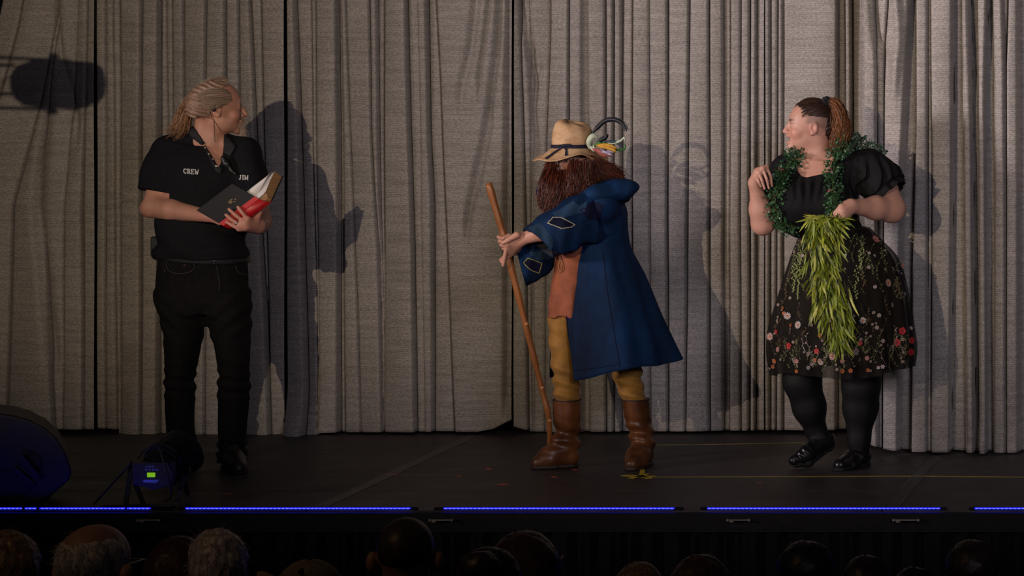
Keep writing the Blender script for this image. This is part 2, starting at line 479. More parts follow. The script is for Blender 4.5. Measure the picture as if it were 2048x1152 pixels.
solid(sk, 0.003)

# --- clamps under the edge
m_alu = mat('dull_aluminium', (0.30, 0.27, 0.22), 0.5, 0.3, 50, metal=0.7)
def clamp(px, w, label):
    c = P(px, 1040, -0.055); t = thing('edge_clamp', (c[0], c[1], c[2]-.01), label, 'clamp', 'metal clamps under the stage edge')
    W = M(w, -0.055)
    put('clamp_bar', MB().box((c[0], c[1], c[2]), (W, 0.012, 0.005)).mesh('clamp_bar'), m_alu, t)
    for s in (-1, 1):
        mb = MB().cyl((c[0]+s*W*.46, c[1]-.010, c[2]), (c[0]+s*W*.46, c[1]+.02, c[2]), 0.0055, n=8)
        put('bolt', mb.mesh('bolt'), m_alu, t)
    put('jaw', MB().box((c[0]-W*.3, c[1], c[2]-.006), (0.016, 0.014, 0.007)).mesh('jaw'), m_alu, t)
clamp(298, 46, 'small metal clamp under the stage edge below the floor lamp')
clamp(882, 48, 'small metal clamp under the stage edge right of the shaved head')
clamp(1477, 46, 'small metal clamp under the stage edge below the yellow tape line')
clamp(1812, 54, 'small metal clamp under the stage edge, rightmost one')

# --- curtains
def curtain_material(name, c):
    m, nt, b = new_mat(name)
    v = coords(nt, (1, 1, 1), True)
    wv = nt.nodes.new('ShaderNodeTexWave'); wv.bands_direction = 'Y'; wv.inputs['Scale'].default_value = 34; wv.inputs['Distortion'].default_value = 5
    wv.inputs['Detail'].default_value = 3; wv.inputs['Detail Scale'].default_value = 3.0; nt.links.new(v, wv.inputs['Vector'])
    n1 = noise_node(nt, coords(nt, (70, 190, 1), True), 1.0, 2, .6)
    n2 = noise_node(nt, coords(nt, (3.5, 42, 1), True), 1.0, 4, .6)
    n3 = noise_node(nt, coords(nt, (260, 60, 1), True), 1.0, 1, .5)
    def mth(op, a, bb):
        q = nt.nodes.new('ShaderNodeMath'); q.operation = op
        for k, x in enumerate((a, bb)):
            if isinstance(x, (int, float)): q.inputs[k].default_value = x
            else: nt.links.new(x, q.inputs[k])
        return q.outputs[0]
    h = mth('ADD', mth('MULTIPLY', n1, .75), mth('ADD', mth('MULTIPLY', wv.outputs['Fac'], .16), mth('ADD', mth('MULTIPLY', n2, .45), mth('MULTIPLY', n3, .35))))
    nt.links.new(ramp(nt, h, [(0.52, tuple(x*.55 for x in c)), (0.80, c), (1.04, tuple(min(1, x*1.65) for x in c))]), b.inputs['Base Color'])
    b.inputs['Roughness'].default_value = 0.62; b.inputs['Sheen Weight'].default_value = 0.15
    bump(nt, b, h, 0.45, 0.004)
    return m
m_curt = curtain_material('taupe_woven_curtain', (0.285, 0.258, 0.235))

def curtain(label, px0, px1, Yc, folds, hem, ridges=(), seed=0, B=0.07, rec=None, edgeL=None, top=-260, bow=None, foot=None, group='stage curtain panels'):
    """folds: polylines [(px,py),...] of the dark creases; hem: [(px,py)...] lower edge in pixels"""
    d = Yc-CAMY; nx = int((px1-px0)/1.25); pys = np.concatenate([np.linspace(top, 780, 62), np.linspace(790, 860, 12)])
    u = np.linspace(px0, px1, nx)
    fold = lambda f, y: np.interp(y, [p[1] for p in f], [p[0] for p in f])
    rng = np.random.default_rng(seed); nf = len(folds)+1
    tilt = rng.uniform(-.38, .16, nf); amp = rng.uniform(.55, 1.2, nf); deep = rng.choice([.02, .06, .12], nf+1, p=[.25, .40, .35])
    rc = np.array(rec) if rec else np.where((rng.random(nf) < .45) & (np.diff(np.sort(np.array([fold(f, 300) for f in folds]+[px0, px1], float))) < 30), rng.uniform(.02, .055, nf), 0)
    V = np.zeros((len(pys), nx, 3)); UV = np.zeros((len(pys), nx, 2))
    hx = np.interp(u, [p[0] for p in hem], [p[1] for p in hem])
    for r, py in enumerate(pys):
        fx = np.sort(np.array([fold(f, py) for f in folds]+[px0-6, px1+6], float))
        k = np.clip(np.searchsorted(fx, u)-1, 0, nf-1); w = np.maximum(fx[k+1]-fx[k], 2.0); t = np.clip((u-fx[k])/w, 0, 1)
        wm = w*d/FPX
        bulge = np.minimum(B*.62, .18*wm+.012)*amp[k]*np.power(np.maximum(4*t*(1-t), 0), .20)
        y = -bulge+tilt[k]*(t-.5)*np.minimum(wm, .16)
        wall = np.clip(np.minimum(t, 1-t)*w/3.5, 0, 1); y += rc[k]*wall*wall*(3-2*wall)*(np.clip(w/6, 0, 1))
        y += 0.010*np.sin(u/31+py/170+seed)*np.sin(py/210+u/57)
        near_f = np.minimum(t, 1-t)*w; dn = deep[np.where(t < .5, k, k+1)]
        y += dn*np.exp(-(near_f/2.0)**2)
        for rp, rw, ra in ridges:
            ys = [p[1] for p in rp]
            if py < ys[0]-60 or py > ys[-1]+60: continue
            fade = min(1, max(0, (py-ys[0]+60)/60))*min(1, max(0, (ys[-1]+60-py)/60))
            q = (u-fold(rp, py))/rw
            y += ra*fade*np.exp(-q*q)
        if bow: y += bow(u, py)
        f = (py-top)/(860-top)
        pyy = top+(hx-top)*f if True else py
        if foot: y += foot(u, pyy)
        xx = u.copy()
        if edgeL is not None:      # slanting free edge
            e = np.interp(py, [p[1] for p in edgeL], [p[0] for p in edgeL]); xx = px0+(u-px0)
            xx = e+(u-px0)*(px1-e)/(px1-px0)
        V[r, :, 0] = (xx-VX)*d/FPX; V[r, :, 1] = Yc+y; V[r, :, 2] = CAMZ-(pyy-VY)*d/FPX
        arc = np.concatenate([[0], np.cumsum(np.hypot(np.diff(V[r, :, 0]), np.diff(y)))])
        UV[r, :, 0] = arc+seed*3.7; UV[r, :, 1] = V[r, :, 2]
    nr = len(pys); i, j = np.meshgrid(np.arange(nr-1), np.arange(nx-1), indexing='ij'); b0 = i*nx+j
    q = np.stack([b0, b0+nx, b0+nx+1, b0+1], -1).reshape(-1, 4)
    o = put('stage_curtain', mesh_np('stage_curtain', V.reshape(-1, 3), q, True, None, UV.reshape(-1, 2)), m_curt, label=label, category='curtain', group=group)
    return solid(o, 0.003, 1)
L = lambda *p: [(p[i], p[i+1]) for i in range(0, len(p), 2)]
YC = 2.86
curtain('grey woven curtain panel at the left edge behind the floor monitor', -130, 192, YC-.03,
        [L(-60, 0, -70, 860), L(60, 0, 30, 400, 15, 860), L(66, 0, 70, 300, 95, 500, 112, 860), L(135, 0, 128, 860), L(168, 0, 170, 860)],
        L(-130, 800, 0, 822, 40, 850, 120, 858, 192, 857), seed=1, B=.06, edgeL=L(18, -60, 14, 0, 0, 70, -40, 200, -130, 420, -130, 900),
        ridges=[(L(60, 20, 85, 110, 150, 240), 10, .03), (L(70, 250, 85, 480, 110, 700), 12, .035)])
curtain('grey woven curtain panel behind the man with the book', 197, 572, YC,
        [L(214, 0, 213, 860), L(229, 0, 236, 860), L(240, 0, 242, 500), L(285, 0, 284, 860), L(318, 0, 316, 860), L(330, 0, 332, 220, 331, 860), L(345, 0, 346, 860), L(369, 0, 372, 860),
         L(415, 0, 413, 860), L(454, 0, 455, 860), L(480, 0, 482, 860), L(503, 0, 515, 250, 535, 640, 545, 860), L(525, 0, 545, 860)],
        L(197, 856, 236, 858, 237, 872, 335, 872, 384, 866, 430, 870, 490, 872, 572, 872), seed=2, B=.065)
curtain('grey woven curtain panel carrying the reading man\'s shadow', 577, 1026, YC-.02,
        [L(590, 0, 604, 400, 615, 860), L(622, 0, 626, 280, 632, 560, 636, 860), L(632, 0, 640, 860), L(674, 0, 677, 300, 678, 860), L(682, 0, 686, 300, 690, 860),
         L(692, 0, 700, 250, 716, 600, 722, 860), L(740, 0, 744, 260, 758, 500, 766, 860), L(754, 0, 760, 400, 768, 860), L(768, 0, 768, 860), L(815, 0, 820, 250, 829, 500, 833, 860), L(854, 0, 858, 260, 866, 400),
         L(836, 0, 842, 300, 850, 860), L(873, 0, 882, 160, 910, 860)],
        L(577, 872, 640, 868, 645, 864, 960, 862, 990, 856, 1026, 838), seed=3, B=.06,
        ridges=[(L(1004, -60, 998, 90, 975, 260, 938, 425), 7, .045), (L(960, -40, 945, 100, 925, 180), 9, .03), (L(988, -60, 975, 60, 962, 150), 5, .03), (L(985, 250, 960, 370, 935, 440), 5, .025), (L(1016, -60, 1016, 200, 1013, 800), 5, .05)],
        foot=lambda u, py: -.10*np.exp(-((u-590)/48)**2)*np.clip((py-770)/100, 0, 1)**1.5)
curtain('grey woven curtain panel directly behind the bearded figure', 1030, 1528, YC+.005,
        [L(1040, 0, 1046, 200, 1054, 500, 1058, 860), L(1060, 0, 1064, 400, 1066, 860), L(1100, 60, 1092, 280, 1088, 860), L(1139, 0, 1140, 860), L(1165, 0, 1166, 860), L(1178, 0, 1180, 860), L(1212, 0, 1212, 300, 1213, 860),
         L(1228, 0, 1228, 860), L(1244, 0, 1243, 860), L(1266, 0, 1264, 860), L(1300, 0, 1302, 860), L(1337, 0, 1336, 400, 1337, 860), L(1380, 0, 1372, 860), L(1419, 0, 1420, 860), L(1446, 0, 1447, 860), L(1461, 0, 1459, 860), L(1482, 0, 1481, 400, 1483, 860), L(1500, 0, 1500, 860), L(1513, 0, 1512, 860)],
        L(1030, 852, 1070, 864, 1250, 862, 1430, 861, 1528, 860), seed=4, B=.06,
        ridges=[(L(1036, -60, 1050, 60, 1070, 160), 6, .05), (L(1046, -60, 1062, 80, 1080, 130), 5, .03), (L(1062, 180, 1070, 250, 1074, 300), 6, .02)])
curtain('grey woven curtain panel between the bearded figure and the woman', 1532, 1740, YC,
        [L(1541, 0, 1540, 860), L(1556, 0, 1552, 860), L(1566, 0, 1566, 860), L(1676, 0, 1674, 860), L(1690, 0, 1692, 860), L(1703, 0, 1706, 860), L(1722, 0, 1722, 860)],
        L(1532, 860, 1740, 858), seed=5, B=.055)
curtain('pale grey curtain panel nearest the front at the right edge', 1730, 2140, 1.99,
        [L(1746, 0, 1752, 110, 1756, 860), L(1776, 0, 1768, 90, 1764, 860), L(1818, 0, 1812, 110, 1803, 300, 1796, 860), L(1831, 0, 1832, 240, 1824, 500, 1822, 860), L(1855, 0, 1854, 860), L(1861, 0, 1864, 300, 1862, 860), L(1905, 0, 1904, 300, 1900, 860), L(1926, 0, 1928, 300, 1934, 860), L(1938, 0, 1944, 300, 1948, 860),
         L(1954, 0, 1956, 150, 1958, 860), L(1974, 0, 1970, 150, 1974, 860), L(1986, 0, 1990, 150, 1988, 860), L(2004, 0, 2008, 120, 2010, 860), L(2016, 0, 2012, 120, 2012, 860), L(2035, 0, 2036, 860), L(2080, 0, 2080, 860)],
        L(1730, 884, 1760, 896, 1800, 902, 1960, 905, 2140, 906), seed=6, B=.075, rec=[0, .04, 0, .11, 0, .04, 0, .11, 0, .10, 0, .11, 0, .06, 0, .12, 0],
        ridges=[(L(1745, -40, 1752, 60, 1775, 110), 10, .04), (L(1790, -40, 1800, 60, 1790, 140), 9, -.03), (L(1936, -40, 1942, 50, 1948, 130), 8, .03)],
        foot=lambda u, py: -.03*np.exp(-((u-1962)/14)**2)*np.clip((py-840)/50, 0, 1))

# --- drape pipes
m_pipe = mat('brushed_pipe', (0.45, 0.44, 0.42), 0.35, 0.2, 40, metal=0.9)
for px, Y, lab in ((1003, YC+.14, 'steel upright of the drape frame showing under the centre gap'), (1752, 2.32, 'steel upright of the drape frame beside the woman\'s shoe')):
    x = P(px, 800, Y)[0]; t = thing('drape_upright', (x, Y, 0), lab, 'pipe', 'drape frame uprights')
    put('pipe', MB().cyl((x, Y, 0.008), (x, Y, 2.61), 0.019, n=20).mesh('pipe', True), m_pipe, t)
    put('base_plate', MB().box((x, Y, 0.004), (0.20, 0.20, 0.008)).mesh('base_plate'), m_rail, t)
for x0, x1, Y, lab in ((-7.2, -1.9, YC, 'horizontal pipe the rear curtain panels hang from'), (-2.2, -.7, 1.99, 'horizontal pipe the front right curtain hangs from')):
    put('drape_crossbar', MB().cyl((x0, Y+.17, 2.64), (x1, Y+.17, 2.64), 0.018, n=12).mesh('drape_crossbar', True), m_pipe, label=lab, category='pipe', group='drape frame crossbars')

# --- tape marks on the boards
m_yel = mat('yellow_tape', (0.62, 0.44, 0.03), 0.5, 0.15, 60)
m_yel2 = mat('worn_yellow_tape', (0.33, 0.23, 0.035), 0.55, 0.4, 14)
m_red = mat('red_tape', (0.55, 0.09, 0.045), 0.5, 0.2, 60)
def GY(py): return FPX*CAMZ/(py-VY)+CAMY
def strip(mb, a, b, w, z=0.0012):
    (x0, y0), (x1, y1) = a, b; Ya, Yb = GY(y0), GY(y1)
    p, q = P(x0, y0, Ya), P(x1, y1, Yb); t = Vn(q-p); n = np.array((-t[1], t[0], 0))*w/2
    mb.prism([p-n+(0, 0, z-.0010), q-n+(0, 0, z-.0010), q+n+(0, 0, z-.0010), p+n+(0, 0, z-.0010)], (0, 0, .0010)); return mb
def tape(polys, w, m, label, cat='tape', group=None, name='floor_tape'):
    mb = MB()
    for k, pl in enumerate(polys):
        for a, b in zip(pl[:-1], pl[1:]): strip(mb, a, b, w, 0.0016+.0006*k)
    o = put(name, mb.mesh(name), m, label=label, category=cat)
    if group: o['group'] = group
tape([[(1308, 954.5), (1560, 953.5), (1840, 952.5), (2100, 955)]], 0.026, m_yel2, 'long thin yellow tape line running right from the boot mark')
tape([[(1300, 890.5), (1460, 888.5), (1610, 885.5)]], 0.016, m_yel2, 'thin yellow tape line near the curtain behind the raised shoe')
tm = thing('tape_mark', P(1280, 953, GY(953)), 'yellow tape arrow mark on the boards below the right boot', 'tape mark')
for pl, w in (([(1247, 951.5), (1280, 953.5), (1308, 954.5)], .05), ([(1283, 937), (1285, 945), (1281, 953)], .022), ([(1262, 957.5), (1281, 953)], .03), ([(1281, 953), (1300, 958)], .03), ([(1281, 953.5), (1296, 948.5)], .02)):
    mb = MB()
    for a, b in zip(pl[:-1], pl[1:]): strip(mb, a, b, w, 0.003)
    put('tape_strip', mb.mesh('tape_strip'), m_yel, tm)
for (a, b), w, lab in ((((775, 949), (796, 950)), .022, 'thin red tape dash beside the slanting board seam'), (((915, 953), (922, 953)), .05, 'small red tape square left of the long red dash'),
                  (((972, 938.5), (982, 938)), .05, 'small red tape square farthest from the stage edge, left of the boots'), (((997, 970), (1014, 969)), .045, 'longer red tape dash nearest the stage edge in the middle'),
                  (((1103, 954.5), (1113, 954)), .045, 'small red tape square just below the staff boot'), (((1145, 940), (1154, 939.5)), .04, 'small red tape square touching the heel side of the staff boot'),
                  (((447, 988.5), (466, 988.5)), .02, 'faint red tape dash in front of the reading man'), (((1515, 966), (1524, 965.5)), .02, 'tiny faint red tape dash below the long yellow line')):
    tape([[a, b]], w, m_red, lab, 'tape mark', 'red tape marks', 'spike_mark')

# --- blue LED bars along the stage edge
m_led = None
def led_material():
    m, nt, b = new_mat('blue_led_glow')
    b.inputs['Base Color'].default_value = (0.02, 0.03, 0.3, 1)
    n = noise_node(nt, coords(nt, (9, 1, 1)), 4.0, 2)
    nt.links.new(ramp(nt, n, [(0.3, (0.0014, 0.003, 1.0)), (0.7, (0.0045, 0.005, 1.0))]), b.inputs['Emission Color'])
    b.inputs['Emission Strength'].default_value = 13.0
    return m
def led2_material():
    m, nt, b = new_mat('led_core')
    b.inputs['Emission Color'].default_value = (0.018, 0.018, 1.0, 1); b.inputs['Emission Strength'].default_value = 13.0
    b.inputs['Base Color'].default_value = (0.1, 0.1, 0.5, 1)
    return m
m_led = led_material(); m_core = led2_material()
m_hous = mat('led_bar_housing', (0.008, 0.008, 0.008), 0.9, 0.2, 40, spec=.1)
for a, b, e0, e1, lab in ((-170, 300, -200, 346, 'blue LED light bar on the stage edge before the floor monitor'), (372, 820, 356, 835, 'blue LED light bar on the stage edge in front of the reading man'),
                     (888, 1348, 868, 1366, 'blue LED light bar on the stage edge in front of the staff'), (1415, 1880, 1400, 1893, 'blue LED light bar on the stage edge in front of the woman'), (1950, 2420, 1938, 2440, 'blue LED light bar at the right end of the stage edge')):
    Y = 0.012; x0, x1 = P(a, 1020, Y)[0], P(b, 1020, Y)[0]; h0, h1 = P(e0, 1020, Y)[0], P(e1, 1020, Y)[0]
    t = thing('led_bar', ((x0+x1)/2, Y, 0), lab, 'light bar', 'blue LED bars along the stage edge')
    bevel(put('housing', MB().box(((h0+h1)/2, Y+.008, 0.0028), (h1-h0, 0.024, 0.0052)).mesh('housing'), m_hous, t), .001, 1)
    put('back_lip', MB().box(((h0+h1)/2, Y+.0095, 0.0082), (h1-h0, 0.004, 0.0072)).mesh('back_lip'), m_hous, t)
    put('glow_strip', MB().box(((x0+x1)/2, Y, 0.0075), (x1-x0, 0.010, 0.0050)).mesh('glow_strip'), m_led, t)
    mb = MB(); n = int((x1-x0)/0.0175)
    for k in range(n):
        mb.box((x0+(k+.5)*(x1-x0)/n, Y-.0008, 0.0078), (0.0095, 0.0110, 0.0036))
    put('diode_row', mb.mesh('diode_row'), m_core, t, kind='stuff')

# --- floor monitor at the left
m_cab = mat('black_cabinet', (0.022, 0.022, 0.030), 0.5, 0.25, 60, bumps=.15)
m_cab2 = mat('deeper_black', (0.008, 0.008, 0.010), 0.6, 0.2, 60)
Yw = 0.16
wp = [(-120, 1012), (-120, 880), (-60, 838), (-10, 826), (30, 831), (60, 840), (92, 857), (116, 880), (133, 908), (144, 942), (140, 958), (84, 1012)]
t = thing('floor_monitor', P(0, 1012, Yw+.2), 'black wedge-shaped floor monitor lit blue at the left edge', 'speaker')
wq = [P(x, y, Yw) for x, y in wp]
for q in wq: q[2] = max(q[2], 0.001)
bevel(put('cabinet', MB().prism(wq, np.array((-.37, 1, 0))*.38).mesh('cabinet'), m_cab, t), .012, 3)
def plate(name, pts, Y, dy, m, parent, bw=.004):
    return bevel(put(name, MB().prism([P(x, y, Y) for x, y in pts], (0, dy, 0)).mesh(name), m, parent), bw, 2)
plate('handle_cup_shade', [(30, 925), (50, 900), (72, 905), (84, 920), (80, 945), (66, 952)], Yw-.004, .006, m_cab2, t)  # flat darker plate; its colour stands in for the shade of a cup
plate('handle_bar', [(36, 912), (44, 908), (80, 950), (72, 958)], Yw-.020, .018, m_cab, t)
plate('connector_recess_shade', [(-40, 1004), (-20, 940), (30, 938), (66, 968), (62, 980), (36, 1006)], Yw-.004, .006, m_cab2, t)  # another flat plate, recess shade given by the darker colour
plate('recess_rim', [(24, 936), (32, 934), (70, 966), (66, 972)], Yw-.012, .010, m_cab, t)
plate('rubber_foot', [(60, 1012.5), (66, 1006), (88, 1006), (90, 1012.5)], Yw-.003, .03, m_cab2, t, .001)

# --- PAR floor lamp
m_par = mat('black_lamp_metal', (0.020, 0.020, 0.022), 0.4, 0.2, 50, metal=0.3)
m_parpanel = mat('lamp_rear_panel', (0.030, 0.030, 0.05), 0.5, 0.2, 50)
m_disp = mat('green_display', (0.2, 0.5, 0.02), 0.4, 0.1, 60, emit=(0.30, 0.72, 0.02), estr=0.55)
m_print = mat('pale_blue_print', (0.25, 0.35, 0.8), 0.5, 0.1, 60)
Yp = 0.16
t = thing('floor_lamp', P(318, 1015, Yp+.06), 'black stage floor lamp with fins and a small green display', 'stage lamp')
# body: octagonal canister leaning up and away, its rear plate towards the hall
ax = Vn(np.array((0.36, 0.86, 0.36))); c0 = P(303, 948, Yp); s_ = M(1, Yp)
ux = Vn(np.cross(ax, (0, 0, 1))); uz = np.cross(ux, ax)
def ring(c, rx, rz, n=8, ph=math.pi/8): return [c+rx*math.cos(2*math.pi*i/n+ph)*ux+rz*math.sin(2*math.pi*i/n+ph)*uz for i in range(n)]
def loftmb(rings):
    mb = MB(); n = len(rings[0]); v = [p for r in rings for p in r]
    f = [(k*n+i, k*n+(i+1) % n, (k+1)*n+(i+1) % n, (k+1)*n+i) for k in range(len(rings)-1) for i in range(n)]
    f += [tuple(range(n))[::-1], tuple(range((len(rings)-1)*n, len(rings)*n))]
    return mb.add(v, f)
R0 = 46*s_
bevel(put('body', loftmb([ring(c0, R0*.95, R0*.62), ring(c0+ax*.02, R0, R0*.70), ring(c0+ax*.09, R0*.95, R0*.86), ring(c0+ax*.18, R0*.95, R0*.9)]).mesh('body'), m_par, t), .004, 2)
for k in range(9):
    c = c0+ax*(.075+.013*k)
    put('cooling_fin', loftmb([ring(c, R0*1.02, R0*.98, 12), ring(c+ax*.004, R0*1.02, R0*.98, 12)]).mesh('cooling_fin'), m_par, t)
put('bezel', loftmb([ring(c0+ax*.19, R0*1.02, R0*1.0, 20), ring(c0+ax*.215, R0*1.06, R0*1.04, 20)]).mesh('bezel'), m_par, t)
pn = [(264, 926), (344, 926), (345, 950), (342, 972), (322, 975), (312, 979), (298, 979), (292, 974), (266, 970)]
pan = plate('rear_panel', pn, Yp-.052, .05, m_parpanel, t, .003)
plate('display', [(294, 945.5), (310, 945.5), (310, 954.5), (294, 954.5)], Yp-.0555, .004, m_disp, pan, .0005)
for k in range(4): plate('button', [(290+7*k, 938), (294+7*k, 938), (294+7*k, 941), (290+7*k, 941)], Yp-.054, .003, m_print, pan, .0003)
for x0, x1 in ((291, 296), (297.5, 302), (303.5, 308)): plate('marking', [(x0, 932.5), (x1, 932.5), (x1, 934.5), (x0, 934.5)], Yp-.0525, .001, m_print, pan, .0002)
plate('marking', [(284, 963), (289, 959.5), (318, 959.5), (314, 964.5), (310, 966), (290, 965)], Yp-.0525, .001, m_print, pan, .0002)
m_yoke = mat('yoke_bracket', (0.10, 0.10, 0.12), 0.35, 0.2, 50, metal=.7)
def bar(name, a, b, w, th, m, parent):
    a = np.array(a); b = np.array(b); d = Vn(b-a); n = Vn(np.cross(d, (0, 1, 0))); R = np.stack([n, np.cross(d, n), d], 1)
    return bevel(put(name, MB().box((a+b)/2, (w, th, np.linalg.norm(b-a)), R).mesh(name), m, parent), .0015, 1)
bar('yoke_leg', P(264, 925, Yp+.02), P(251, 1012, Yp-.02), .022, .006, m_par, t)
bar('yoke_leg', P(270, 965, Yp+.05), P(287, 1008, Yp+.05), .022, .006, m_par, t)
bar('yoke_leg', P(370, 950, Yp+.04), P(351, 1014, Yp-.03), .022, .006, m_yoke, t)
bar('yoke_leg', P(368, 955, Yp+.10), P(380, 1010, Yp+.08), .022, .006, m_par, t)
put('knob', MB().cyl(P(380, 940, Yp+.06), P(364, 940, Yp+.06), .016, n=12).mesh('knob'), m_par, t)
tube('safety_cable', [P(318, 890, Yp-.03), P(328, 925, Yp-.065), P(340, 965, Yp-.07), P(342, 992, Yp-.05), P(330, 1003, Yp-.02)], .004, m_par, t)
tube('safety_cable', [P(275, 918, Yp-.02), P(296, 893, Yp-.03), P(322, 889, Yp-.03), P(352, 905, Yp-.02), P(362, 930, Yp)], .0035, m_par, t)
tube('power_cable', [P(264, 923, Yp+.0), P(245, 945, Yp), P(215, 978, Yp-.02), P(190, 1006, Yp-.05), P(178, 1017, .03)], .005, m_par, label='black cable looping from the floor lamp down to the edge', category='cable')
tube('floor_cable', [P(205, 1013, .09)*(1, 1, 0)+(0, 0, .006), P(240, 1010, .10)*(1, 1, 0)+(0, 0, .006), P(300, 1005, .12)*(1, 1, 0)+(0, 0, .006), P(350, 1008, .10)*(1, 1, 0)+(0, 0, .006)], .005, m_par, label='black cable lying flat along the stage edge behind the bar', category='cable')
for px, lab in ((49, 'dark cable tie across the blue bar, leftmost'), (78, 'dark cable tie across the blue bar, second from left'), (254, 'dark cable tie across the blue bar, nearest the floor lamp')):
    x = P(px, 1020, 0.01)[0]; w = .011 if px < 200 else .005
    put('cable_tie', MB().box((x, .012, .0078), (w, .034, .0125)).mesh('cable_tie'), m_cab2, label=lab, category='cable tie', group='ties over the LED bar')

# --- lamp hung above the hall (out of frame); it throws the rounded shadow on the left curtain
m_lamp = mat('hung_lamp_black', (0.02, 0.02, 0.02), 0.5, 0.2, 30)
def between(px, py, Y):
    tgt = P(px, py, YC-.06); k = (Y-KEY[1])/(tgt[1]-KEY[1]); return np.array(KEY)+(tgt-np.array(KEY))*k
Yh = -3.0
t = thing('hung_stage_lamp', between(105, 225, Yh), 'rounded black stage lamp hung above the hall on bars', 'stage lamp')
out = [(50, 126), (95, 125), (130, 131), (165, 134), (182, 145), (189, 170), (186, 200), (172, 217), (150, 221), (100, 217), (45, 211), (28, 198), (19, 175), (20, 150), (32, 132)]
bevel(put('lamp_body', MB().prism([between(x, y, Yh) for x, y in out], (0, .16, 0)).mesh('lamp_body'), m_lamp, t), .004, 2)
for (x0, y0, x1, y1) in ((97, 108, 112, 116), (101, 114, 108, 128), (93, 222, 112, 229), (98, 216, 107, 224)):
    put('knob', MB().prism([between(x, y, Yh+.03) for x, y in ((x0, y0), (x1, y0), (x1, y1), (x0, y1))], (0, .03, 0)).mesh('knob'), m_lamp, t)
for (x0, y0, x1, y1) in ((-200, 108, 100, 119), (-200, 124, 30, 131), (-200, 186, 26, 188), (-200, 212, 104, 218)):
    bar('hanger_bar', between(x0, y0, Yh+.08), between(x1, y1, Yh+.08), .008, .008, m_lamp, t)
tube('lamp_cable', [between(24, 152, Yh+.08), between(8, 162, Yh+.08), between(-2, 176, Yh+.08), between(-30, 200, Yh+.08)], .0018, m_lamp, t)

# --- the front spotlight itself, above the hall (out of frame), with its lower barn door
t = thing('spotlight', np.array(KEY)-(0, .3, .12), 'black spotlight with a lower barn door above the audience', 'stage lamp')
K_ = np.array(KEY)
mb = MB(); nseg = 24
for (y0, r0), (y1, r1) in (((-.36, .02), (-.34, .10)), ((-.34, .10), (.06, .10)), ((.06, .10), (.10, .12))):
    mb.cyl(K_+(0, y0, 0), K_+(0, y1, 0), r0, r1, nseg, cap=False)
put('lamp_body', mb.mesh('lamp_body', True), m_lamp, t)
put('barn_door', MB().box(K_+(0, .21, -.0505-.12), (.60, .004, .24)).mesh('barn_door'), m_lamp, t)
bar('door_arm', K_+(-.11, .09, -.06), K_+(-.12, .21, -.10), .02, .006, m_lamp, t); bar('door_arm', K_+(.11, .09, -.06), K_+(.12, .21, -.10), .02, .006, m_lamp, t)
bar('yoke', K_+(-.12, -.1, 0), K_+(-.12, -.1, .3), .03, .006, m_lamp, t); bar('yoke', K_+(.12, -.1, 0), K_+(.12, -.1, .3), .03, .006, m_lamp, t); bar('yoke', K_+(-.13, -.1, .3), K_+(.13, -.1, .3), .03, .006, m_lamp, t)
